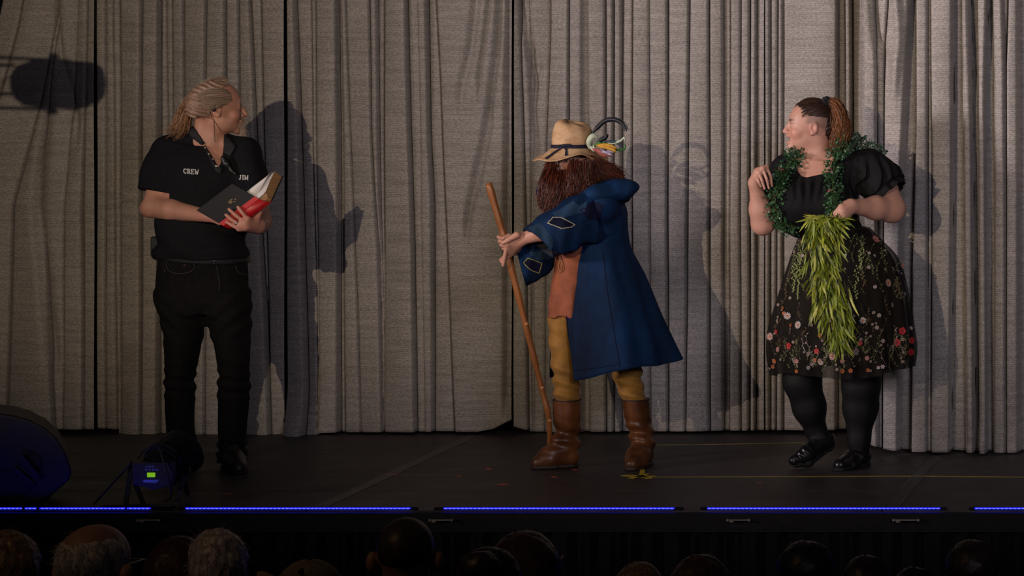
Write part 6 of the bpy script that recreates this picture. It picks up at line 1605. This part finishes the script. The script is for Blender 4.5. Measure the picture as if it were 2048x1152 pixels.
# small rose buds among the leaves
m_bud = mat('dusty_rose_buds', (.24, .055, .07), .6, .4, 60)
for x, y, n in ((1563, 345, 5), (1572, 347, 4), (1555, 398, 6), (1568, 455, 4), (1656, 390, 8), (1660, 350, 4), (1668, 445, 4), (1662, 300, 4), (1681, 455, 5)):
    p, nn = hit(tw, x, y, Yf-.2); F_ = SDF(np.array(p)-.05, np.array(p)+.05, .0032)
    for k in range(n): F_.ell(np.array(p+nn*.035)+np.array((rg.uniform(-.016, .016), rg.uniform(-.006, .006), rg.uniform(-.010, .010))), (.0048, .0048, .0058))
    surfput('rose_buds', F_, m_bud, G1)
# ================================================================== the audience, seen from behind
m_coatd = mat('dark_clothing', (.010, .010, .012), .85, .3, 12)
class _L: pass
hd = Head((0, 0, 1.27-.235*.53-.004), (0, 1, 0), (0, 0, 1), .235, 1.0, 1.0)
B = SDF((-.32, -.2, -.01), (.32, .62, 1.30), .0085)
hd.build(B, ears=(1, -1), simple=True)
B.cone((0, -.02, 1.10), (0, -.02, .98), .058, .066, .03)
B.loft([(.50, 0, .02, .17, .12), (.70, 0, .0, .15, .11), (.90, 0, -.01, .19, .11), (.97, 0, -.01, .15, .08)], .03)
for s in (1, -1):
    B.chain([(s*.16, -.01, .93), (s*.20, .02, .70), (s*.12, .17, .62)], [.055, .048, .035], .02)
    B.chain([(s*.09, .02, .52), (s*.10, .22, .50), (s*.10, .22, .05)], [.085, .065, .045], .03); B.cone((s*.10, .22, .05), (s*.11, .32, .035), .04, .035, .02)
B.plane((0, 0, 0), (0, 0, -1))
Vb, Fb = B.surf()
me_body = mesh_np('seated_body', Vb, Fb, True, np.where(Vb[:, 2:3] > 1.0, np.array((.30, .165, .12))[None], np.array((.012, .012, .014))[None])); me_body.materials.append(m_skin)
C = SDF((-.33, -.22, .45), (.33, .32, 1.02), .009)
C.loft([(.50, 0, .02, .185, .135), (.70, 0, .0, .17, .125), (.90, 0, -.01, .205, .125), (.985, 0, -.01, .15, .085)], .03)
for s in (1, -1): C.chain([(s*.16, -.01, .93), (s*.195, .02, .70), (s*.13, .15, .63)], [.065, .058, .05], .03)
Vc, Fc = C.surf(); me_jacket = mesh_np('jacket', Vc, Fc); me_jacket.materials.append(m_coatd)
def hairm(kind, seed):
    G = SDF((-.2, -.22, .80), (.2, .2, 1.34), .006)
    if kind == 'fringe':
        G.ell(hd.p(-.04, 0, .58), hd.r(.44, .36, .40), hd.R)
        i_, p_ = G.near(.09); x, y, z = hd.loc(p_).T; G.v[tuple(i_.T)] = np.maximum(G.v[tuple(i_.T)], np.maximum(np.maximum(z-(.92-.10*np.cos(y*4)), .22-z), x-.10)*hd.H)
    else:
        G.ell(hd.p(-.04, 0, .63), hd.r(.475, .375, .425), hd.R)
        if kind == 'long': G.chain([(0, -.06, 1.14), (0, -.085, 1.0), (0, -.09, .90)], [.10, .105, .07], .05); 
        if kind == 'bun': G.ell(hd.p(-.42, 0, .85), hd.r(.20, .22, .2), hd.R, .03)
        if kind == 'fluffy': G.ell(hd.p(-.15, .05, .80), hd.r(.34, .34, .32), hd.R, .04); G.ell(hd.p(-.30, 0, .52), hd.r(.22, .32, .3), hd.R, .04)
        i_, p_ = G.near(.09); x, y, z = hd.loc(p_).T
        G.v[tuple(i_.T)] = np.maximum(G.v[tuple(i_.T)], np.maximum(np.minimum(x+.9*(1-z)-.46, 9), (.22 if kind != 'long' else -9)-z)*hd.H)
    G.disp(lambda x, y, z: .006*vnoise(x*40+seed, y*40, z*16)+.006*vnoise(x*90+seed, y*90, z*30)*(2.2 if kind == 'fluffy' else 1))
    V, Q_ = G.surf(); n = vnoise(V[:, 0]*120+seed, V[:, 1]*120, V[:, 2]*30)+.5
    me = mesh_np(kind+'_hair', V, Q_, True, (.55+.9*n)[:, None]*np.ones((1, 3))); me.materials.append(m_skin)
    # fine stray hairs standing off the outline
    rg = np.random.default_rng(seed); k = rg.integers(0, len(V), 700); c = np.array((0, -.02, 1.14)); up = V[k]-c; up /= np.linalg.norm(up, axis=1)[:, None]
    tg = rg.normal(0, 1, up.shape)*.6+np.array((0, -.5, -.6)); q = np.stack([V[k]-up*.002, V[k]+up*.004+tg*.006, V[k]+up*(.006 if kind != 'fluffy' else .010)+tg*.014], 1)
    v, f = tubes(q, np.array([[.0009, .0007, .0003]]), 3); ms = mesh_np('stray_hairs', v, f, True, np.ones((len(v), 3))); ms.materials.append(m_skin)
    return me, ms
HM = {k: hairm(k, 3+i) for i, k in enumerate(('short', 'long', 'fringe', 'fluffy', 'bun'))}
def hair_colour(name, c, shine=.45):
    m, nt, b = new_mat(name); a = nt.nodes.new('ShaderNodeAttribute'); a.attribute_name = 'tint'
    mx = nt.nodes.new('ShaderNodeMix'); mx.data_type = 'RGBA'; mx.blend_type = 'MULTIPLY'; mx.inputs['Factor'].default_value = 1
    n = noise_node(nt, coords(nt, (1, 1, .25)), 70, 3); nt.links.new(ramp(nt, n, [(.3, tuple(x*.6 for x in c)), (.7, tuple(min(1, x*1.3) for x in c))]), mx.inputs['A'])
    nt.links.new(a.outputs['Color'], mx.inputs['B']); nt.links.new(mx.outputs['Result'], b.inputs['Base Color']); b.inputs['Roughness'].default_value = shine; return m
HC = {'grey': hair_colour('grey_hair', (.42, .38, .35)), 'white': hair_colour('white_hair', (.50, .45, .43)), 'brown': hair_colour('brown_hair', (.085, .045, .025)), 'dark': hair_colour('dark_hair', (.030, .018, .012)), 'black': hair_colour('black_hair', (.012, .009, .008)),
      'blond': hair_colour('dark_blond_hair', (.22, .145, .075)), 'redbrown': hair_colour('chestnut_hair', (.060, .024, .014)), 'stubble': hair_colour('stubble_hair', (.05, .032, .02))}
def own(o, m): o.material_slots[0].link = 'OBJECT'; o.material_slots[0].material = m
m_khaki = mat('khaki_cap_cloth', (.16, .13, .055), .8, .2, 30); m_yhat = mat('yellow_felt', (.42, .25, .02), .75, .2, 20); m_tan = mat('tan_skin_ear', (.34, .17, .10), .6, .2, 30)
def sitter(px, top, d, hair, colour, label, yaw=0.0, wide=1.0, roll=0.0):
    Y = CAMY+d; p = P(px, top, Y); ztop = p[2]+.75-(.012 if hair else 0); sc = ztop/1.27
    t = bpy.data.objects.new('person', None); COL.objects.link(t); t.location = (p[0], Y, -.75); t.rotation_euler = (0, 0, yaw); t.scale = (sc*wide, sc*wide, sc)
    t['label'] = label; t['category'] = 'person'; t['group'] = 'seated audience'
    def kid(name, me, m=None, parent=None):
        o = bpy.data.objects.new(name, me); COL.objects.link(o); o.parent = parent or t
        if m is not None: own(o, m)
        return o
    kid('body', me_body); kid('jacket', me_jacket)
    if hair:
        h = kid('hair', HM[hair][0], HC[colour]); kid('stray_hairs', HM[hair][1], HC[colour], h)['kind'] = 'stuff'
    return t, kid
AUD = [(18, 1066, 10.2, 'fluffy', 'blond', 'audience member with wavy light hair cut off at the left edge', .2, 1.12),
       (190, 1037, 9.5, 'fringe', 'grey', 'balding grey-haired audience member in glasses below the floor lamp', -.25, 1.10),
       (358, 1068, 10.7, 'long', 'redbrown', 'audience member with dark chestnut hair beside the fluffy white head', 0, 1.08),
       (442, 1064, 10.05, 'fluffy', 'white', 'audience member with fluffy white hair below the reading man', .1, .95),
       (812, 1032, 10.15, None, None, 'audience member with a shaved head and protruding ears', 0, 1.08),
       (978, 1090, 9.4, 'bun', 'dark', 'audience member with dark hair and a pale flower-shaped hair clip', 0, 1.05),
       (1050, 1058, 10.6, 'long', 'redbrown', 'tall dark-haired audience member behind the pale hair clip', .1, 1.25),
       (1280, 1120, 10.2, 'long', 'blond', 'audience member with dark blond hair below the right boot', 0, .98),
       (1402, 1105, 9.5, 'long', 'brown', 'audience member with parted brown hair below the second blue bar gap', .1, 1.0),
       (1612, 1078, 10.8, 'short', 'black', 'large dark-haired audience member below the woman\'s skirt', 0, 1.22),
       (1733, 1107, 10.1, 'short', 'dark', 'dark-haired audience member just right of the largest dark head', 0, .98),
       (1830, 1131, 9.4, 'short', 'black', 'audience member whose dark head top barely shows, second from right', 0, .92),
       (1945, 1076, 10.8, 'short', 'dark', 'dark short-haired audience member nearest the right edge', 0, 1.15)]
made = {}
for a in AUD:
    t, kid = sitter(a[0], a[1], a[2], a[3], a[4], a[5], a[6], a[7]); made[a[0]] = (t, kid)
# shaved head: stubble skin
def local_mesh(name, F): return mesh_np(name, *F.surf())
t, kid = made[812]
F = SDF((-.15, -.17, .98), (.15, .15, 1.31), .005); F.ell(hd.p(-.03, 0, .62), hd.r(.426, .331, .381), hd.R); i_, p_ = F.near(.08); x, y, z = hd.loc(p_).T; F.v[tuple(i_.T)] = np.maximum(F.v[tuple(i_.T)], np.maximum(.22-z, x-.2)*hd.H)
V, Q_ = F.surf(); me = mesh_np('stubble', V, Q_, True, np.ones((len(V), 3))); me.materials.append(m_skin); kid('stubble', me, HC['stubble'])
# glasses of the balding man
t, kid = made[190]
mb = MB(); 
for s in (1, -1): mb.cyl(hd.p(-.08, s*.345, .53), hd.p(.45, s*.30, .53), .0025, n=6)
mb.cyl(hd.p(.45, -.3, .53), hd.p(.45, .3, .53), .002, n=6)
gm_ = mb.mesh('glasses'); gm_.materials.append(m_met); kid('glasses', gm_)
# flower clip
t, kid = made[978]
m_clip = mat('pale_clip', (.42, .36, .30), .5, .3, 30); F = SDF((-.06, -.25, .99), (.06, -.05, 1.18), .003)
yb = -.185
F.cone((0, yb, 1.05), (0, yb, 1.105), .016, .020, .004)
for k in range(7):
    a = math.pi*(k/6); F.ell((.034*math.cos(a), yb-.004, 1.118+.024*math.sin(a)), (.0075, .006, .0075))
me = local_mesh('hair_clip', F); me.materials.append(m_clip); kid('hair_clip', me)
t, kid = made[1050]; mb = MB().cyl((.098, -.04, 1.165), (.112, -.045, 1.195), .004, n=8); me = mb.mesh('hair_pin'); me.materials.append(m_clip); kid('hair_pin', me)
# khaki cap
t, kid = sitter(620, 1119, 9.5, 'short', 'dark', 'audience member wearing a khaki baseball cap seen from behind', 0, 1.02)
F = SDF((-.2, -.2, 1.0), (.2, .32, 1.35), .005); F.ell(hd.p(-.03, 0, .66), hd.r(.50, .42, .42), hd.R); F.plane(hd.p(0, 0, .58), (0, 0, -1)); F.cone((0, .10, 1.17), (0, .20, 1.155), .085, .08, .01, flat=(np.array((0, 0, 1.)), .12))
F.cone((0, -.16, 1.155), (0, -.08, 1.155), .03, .03, .0, 's'); me = local_mesh('cap', F); me.materials.append(m_khaki); c_ = kid('cap', me)
me = (lambda F: mesh_np('cap_button', *F.surf()))(SDF((-.03, -.04, 1.25), (.03, .04, 1.30), .003).ell(hd.p(-.03, 0, 1.085), (.010, .010, .006))); me.materials.append(m_coatd); kid('cap_button', me, None, c_)
mb = MB().box((0, -.052, 1.262), (.006, .12, .012)); me = mb.mesh('cap_seam'); me.materials.append(m_coatd); kid('cap_seam', me, None, c_)
# yellow brimmed hat, only its upturned edge shows
t, kid = sitter(600, 1150, 11.2, 'short', 'brown', 'audience member in a yellow hat whose upturned brim tip shows', 0, 1.0)
rings = []
for t_ in np.linspace(0, 1, 10):
    ph = np.linspace(0, 2*math.pi, 60, endpoint=False); r_ = .098+.075*t_
    rings.append(np.stack([r_*np.cos(ph)*(1+.12*t_*np.clip(-np.cos(ph), 0, 1)), r_*np.sin(ph)-.01, 1.17+.135*t_**2*np.clip(-np.cos(ph), 0, 1)**1.5-.015*t_*np.clip(np.cos(ph), 0, 1)], 1))
R_ = np.array(rings); a_, b_ = R_.shape[:2]; i_, j_ = np.meshgrid(np.arange(a_-1), np.arange(b_), indexing='ij'); q_ = np.stack([i_*b_+j_, i_*b_+(j_+1) % b_, (i_+1)*b_+(j_+1) % b_, (i_+1)*b_+j_], -1).reshape(-1, 4)
me = mesh_np('hat_brim', R_.reshape(-1, 3), q_); me.materials.append(m_yhat); o = kid('hat', me); solid(o, .005, 0)
F = SDF((-.14, -.16, 1.13), (.14, .14, 1.32), .005); F.ell((0, -.01, 1.19), (.104, .104, .09)); F.plane((0, 0, 1.168), (0, 0, -1)); me = local_mesh('hat_crown', F); me.materials.append(m_yhat); kid('hat_crown', me, None, o)

# protruding ears
for key in (812, 190):
    t, kid = made[key]
    for s in (1, -1):
        F = SDF((-.19, -.08, 1.03), (.19, .08, 1.20), .004); F.ell((s*.094, -.008, 1.128), (.017, .024, .034), None, .0); F.ell((s*.103, .012, 1.132), (.010, .018, .022), None, .004, 's')
        me = local_mesh('ear', F); me.materials.append(m_tan); kid('ear', me)
